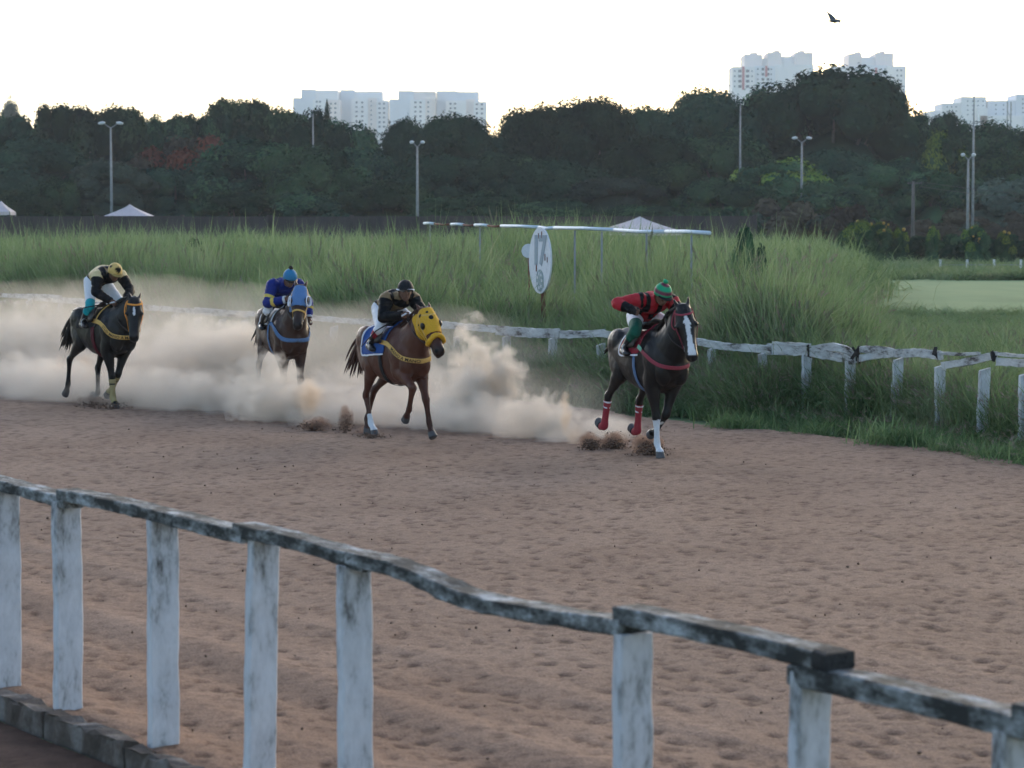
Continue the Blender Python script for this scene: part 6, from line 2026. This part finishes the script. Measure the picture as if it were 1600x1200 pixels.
# ================================================================ bird
M_bird = mat_noise("bird_plumage", [(0.3, (0.045, 0.05, 0.055)), (0.7, (0.10, 0.11, 0.12))], scale=30, rough=.7)
p = at(1304, 33, 70)
bird = empty("bird", p, R(25)); tag(bird, "dark bird flying high above the tallest tree", "bird")
mb = MB(); loft(mb, [(-.17, 0, .0, .02, .05), (-.10, 0, 0, .035, .045), (.0, 0, 0, .055, .055), (.08, 0, .01, .05, .05), (.13, 0, .02, .032, .032), (.17, 0, .02, .03, .03), (.205, 0, .01, .008, .008)], n=12, sub=3)
mb.build("body", M_bird, bird, smooth=True)
def wing(pts_):
    V = [Vector(q) for q in pts_]
    n = len(V)
    V2 = V + [v + Vector((0, 0, -.008)) for v in V]
    F = [tuple(range(n)), tuple(range(2 * n - 1, n - 1, -1))] + [(k, n + k, n + (k + 1) % n, (k + 1) % n) for k in range(n)]
    return obj("wing", V2, F, M_bird, bird)
wing([(.07, .03, .02), (.10, .14, .12), (.04, .26, .22), (-.06, .34, .30), (-.06, .22, .16), (-.08, .12, .06), (-.07, .03, .01)])
wing([(.07, -.03, .02), (.09, -.14, -.01), (.05, -.26, -.04), (-.05, -.33, -.07), (-.06, -.2, -.03), (-.08, -.1, .0), (-.07, -.03, .01)])
MB().box((-.21, 0, 0), (.10, .09, .012)).build("tail", M_bird, bird)

# ================================================================ kicked-up clods of sand
M_clod = mat_noise("dark_clods", [(0.3, (0.11, 0.070, 0.052)), (0.7, (0.20, 0.135, 0.10))], scale=30, rough=.95, spec=.1)
def clods(px, py, n, w, d, hgt, label, seed, big=.022):
    g_ = ground(px, py)
    rng = np.random.default_rng(seed)
    V, F = [], []
    nb = 0
    base = np.array([(1, 1, 1), (1, -1, -1), (-1, 1, -1), (-1, -1, 1)], float)
    bf = np.array([(0, 1, 2), (0, 3, 1), (0, 2, 3), (1, 3, 2)])
    for k in range(n):
        # thrown in fans: each clod flies out from the hoof print on its own arc
        th = rng.normal() * .55; u = rng.random() ** .7
        v_ = rng.uniform(.3, 1.0) ** .7
        c = np.array([math.sin(th) * u * w * 1.3 + rng.normal() * w * .12, rng.normal() * d * .35 * (.4 + u), hgt * v_ * u * math.cos(th) ** 2 * 1.35 * (1.25 - .6 * u)])
        if rng.random() < .05: c[2] *= 1.9; c[0] *= 1.5
        s_ = big * rng.uniform(.15, .8) ** 1.3 * (1.1 - .5 * u)
        V.append(base * s_ * rng.uniform(.5, 1.3, (4, 3)) * rng.choice([-1, 1]) + c); F.append(bf + nb); nb += 4
    o = obj("dirt_clods", np.concatenate(V), np.concatenate(F), M_clod, loc=(g_.x, g_.y, 0.0))
    return tag(o, label, "clods", "clods kicked up by the hooves", kind="stuff")
clods(925, 703, 350, .17, .2, .17, "dark sand clods bursting up left behind the leading horse", 1)
clods(962, 702, 350, .20, .2, .16, "dark sand clods bursting up right behind the leading horse", 2)
clods(1018, 712, 450, .24, .2, .22, "dark sand clods thrown up at the leader's planted foreleg", 3)
clods(488, 672, 260, .30, .25, .16, "sand clods flying left of the chestnut's hind hooves", 4)
clods(540, 676, 220, .16, .2, .34, "small plume of sand clods just left of the chestnut's hind hooves", 5, .018)
clods(582, 684, 160, .25, .2, .07, "low sand clods at the chestnut's planted hind hoof", 6)
clods(172, 640, 220, .45, .2, .13, "sand clods at the last horse's planted foreleg", 7)
clods(140, 636, 120, .3, .2, .1, "low sand clods behind the last horse's foreleg", 8)
# clods lying on the track, torn out by earlier hooves
rng = np.random.default_rng(5)
V, F, nb = [], [], 0
v0, f0 = ico(1)
for k in range(700):
    y = 9 + 34 * rng.random() ** .8
    x = rng.uniform(-.24, .24) * y
    if x > far_edge_x(y) - .2 or x < near_x(y) + .15: continue
    s_ = .004 + .009 * rng.random() ** 2
    V.append(v0 * s_ * rng.uniform(.6, 1.3, 3) * (1 + .3 * vnoise(v0 * 2 + k, 3)[:, None]) + np.array([x, y, .008])); F.append(f0 + nb); nb += len(v0)
tag(obj("loose_clods", np.concatenate(V), np.concatenate(F), M_clod), "loose dark clods scattered over the sand track", "clods", kind="stuff")

# ================================================================ dust
def dust_mat(name, color, dens, nscale, amp, bias=-.12, aniso=.15):
    m = bpy.data.materials.new(name); m.use_nodes = True
    nt = m.node_tree; nt.nodes.clear()
    out = N(nt, "ShaderNodeOutputMaterial"); pv = N(nt, "ShaderNodeVolumePrincipled")
    pv.inputs["Color"].default_value = (*color, 1); pv.inputs["Anisotropy"].default_value = aniso
    tc = N(nt, "ShaderNodeTexCoord"); g = N(nt, "ShaderNodeNewGeometry"); oi = N(nt, "ShaderNodeObjectInfo")
    ln = N(nt, "ShaderNodeVectorMath", operation='LENGTH'); nt.links.new(tc.outputs["Object"], ln.inputs[0])
    nz = N(nt, "ShaderNodeTexNoise"); nz.inputs["Scale"].default_value = nscale; nz.inputs["Detail"].default_value = 3.5; nz.inputs["Roughness"].default_value = .55; nz.inputs["Distortion"].default_value = .35
    nt.links.new(g.outputs["Position"], nz.inputs["Vector"])
    f1 = N(nt, "ShaderNodeMath", operation='SUBTRACT'); f1.inputs[0].default_value = 1.0; nt.links.new(ln.outputs["Value"], f1.inputs[1])
    n1 = N(nt, "ShaderNodeMath", operation='MULTIPLY_ADD'); n1.inputs[1].default_value = amp; n1.inputs[2].default_value = -amp * .5 + bias
    nt.links.new(nz.outputs["Fac"], n1.inputs[0])
    f2 = N(nt, "ShaderNodeMath", operation='MULTIPLY_ADD'); f2.inputs[1].default_value = 1.5
    nt.links.new(f1.outputs[0], f2.inputs[0]); nt.links.new(n1.outputs[0], f2.inputs[2])
    cl = N(nt, "ShaderNodeClamp"); nt.links.new(f2.outputs[0], cl.inputs[0])
    d = N(nt, "ShaderNodeMath", operation='MULTIPLY'); d.inputs[1].default_value = dens; nt.links.new(cl.outputs[0], d.inputs[0])
    # the object's colour alpha carries how thick this puff is
    d2 = N(nt, "ShaderNodeMath", operation='MULTIPLY'); nt.links.new(d.outputs[0], d2.inputs[0]); nt.links.new(oi.outputs["Alpha"], d2.inputs[1])
    nt.links.new(d2.outputs[0], pv.inputs["Density"])
    nt.links.new(pv.outputs[0], out.inputs["Volume"])
    return m
M_dust = dust_mat("dust_pale", (.96, .865, .755), 2.3, 2.6, 3.0, bias=-.10)
M_plume = dust_mat("dust_plume", (.96, .86, .745), 4.6, 4.2, 4.0, bias=-.20)
M_dustt = dust_mat("dust_tan", (.90, .74, .58), 6.5, 3.6, 3.4, bias=-.2)
M_dustb = dust_mat("dust_brown", (.42, .29, .22), 26.0, 7.0, 3.0, bias=-.1)
M_veil = dust_mat("dust_veil", (.93, .83, .71), .5, 1.0, 1.8, bias=.0)
vs, fs_ = ico(3)
PUFF = {M_plume.name: mesh("puff", vs, fs_, M_plume), M_dustb.name: mesh("puff", vs, fs_, M_dustb), M_dust.name: mesh("puff", vs, fs_, M_dust), M_dustt.name: mesh("puff", vs, fs_, M_dustt), M_veil.name: mesh("puff", vs, fs_, M_veil)}
TR = R(-48)             # the trail of dust runs along the track
dust = empty("dust_cloud", (-4, 38, 0)); tag(dust, "pale sand dust trailing behind the galloping horses", "dust", kind="stuff")
def puff(px, py, Y, rx, ry, rz_, mat, k=1.0, tilt=0.0, turn=0.0):
    c = at(px, py, Y)
    o = link("puff", PUFF[mat.name], dust, (c.x + 4, c.y - 38, c.z))
    o.scale = (rx, ry, rz_); o.rotation_euler = (0, tilt, turn); o.color = (1, 1, 1, k)
    return o
for a in ((20, 560, 45.5, 2.2, 1.4, 1.15, M_dust, .8), (60, 605, 43.0, 1.7, .9, .70, M_dust, 1.0), (105, 600, 42.6, .75, .5, .55, M_dustt, .7),
          (300, 575, 42.5, 1.7, 1.1, .95, M_dust, .95), (255, 620, 40.8, 1.3, .7, .55, M_dust, 1.0), (350, 625, 39.2, 1.2, .7, .62, M_dust, 1.2), (388, 560, 41.0, .75, .55, .8, M_plume, .9), (345, 555, 41.6, .7, .5, .6, M_plume, .8),
          (455, 638, 37.1, 1.0, .5, .65, M_plume, 1.1), (415, 612, 37.9, .6, .45, .7, M_plume, 1.1), (480, 628, 36.6, .32, .25, .40, M_dustt, .8), (505, 650, 36.3, .55, .35, .32, M_dust, 1.3),
          (545, 630, 38.6, 1.1, .6, .75, M_dust, .9), (640, 625, 38.6, 1.1, .7, .70, M_dust, .75), (700, 660, 36.4, .8, .5, .45, M_dust, 1.0),
          (742, 592, 36.6, .42, .32, 1.0, M_plume, 1.5), (782, 597, 36.4, .46, .34, .6, M_plume, 1.4), (750, 630, 36.3, .7, .4, .75, M_plume, 1.3), (745, 660, 35.4, .75, .45, .45, M_dust, 1.5), (730, 625, 36.0, .4, .3, .55, M_dust, 1.6),
          (842, 666, 34.2, .65, .4, .55, M_plume, 1.2), (870, 690, 33.6, .35, .3, .22, M_dust, 1.2), (883, 652, 33.6, .10, .09, .40, M_dustt, 2.6), (895, 685, 33.2, .16, .14, .22, M_dustt, 1.0),
          (955, 672, 33.9, .5, .3, .22, M_dust, 1.3), (900, 670, 34.6, .8, .5, .32, M_dust, .55),
          (922, 692, 32.7, .17, .15, .16, M_dustb, 1.0), (960, 690, 32.7, .19, .15, .15, M_dustb, 1.0), (1012, 698, 31.9, .22, .16, .20, M_dustb, 1.0), (540, 655, 35.6, .12, .12, .26, M_dustb, .7), (495, 662, 35.4, .25, .15, .12, M_dustb, .8), (485, 625, 36.0, .22, .18, .34, M_dustt, 1.6), (175, 630, 40.2, .40, .2, .14, M_dustb, .5), (140, 628, 40.4, .3, .2, .12, M_dustb, .4), (575, 676, 35.0, .2, .15, .1, M_dustb, .7),
          (200, 560, 47.0, 5.2, 1.8, 1.6, M_veil, 1.3), (560, 590, 42.0, 4.0, 1.6, 1.35, M_veil, 1.1), (800, 640, 38.0, 2.0, .8, .8, M_veil, .9)):
    puff(*a)

# dust that hugs the ground along the whole trail of the field
for u, k in ((-.12, 1.0), (.10, 1.1), (.30, 1.25), (.50, 1.2), (.68, 1.1), (.86, 1.0)):
    c = Vector((-8.3, 42.3, .12)).lerp(Vector((1.2, 33.9, .05)), u)
    o = link("puff", PUFF[M_dust.name], dust, (c.x + 4, c.y - 38, c.z))
    o.scale = (1.9, .75, .62 - .2 * max(0, u)); o.rotation_euler = (0, 0, R(-40.5)); o.color = (1, 1, 1, k)
# ================================================================ haze
M_haze = bpy.data.materials.new("haze_air"); M_haze.use_nodes = True
nt = M_haze.node_tree; nt.nodes.clear()
out = N(nt, "ShaderNodeOutputMaterial"); pv = N(nt, "ShaderNodeVolumePrincipled")
pv.inputs["Color"].default_value = (.93, .95, 1, 1); pv.inputs["Density"].default_value = 0.0002
nt.links.new(pv.outputs[0], out.inputs["Volume"])
M_haze.cycles.homogeneous_volume = True
hz = MB().box((0, 3150, 62.0), (9200, 6900, 126.2)).build("haze", M_haze)
tag(hz, "thin evening haze over the race course", "haze", kind="stuff")
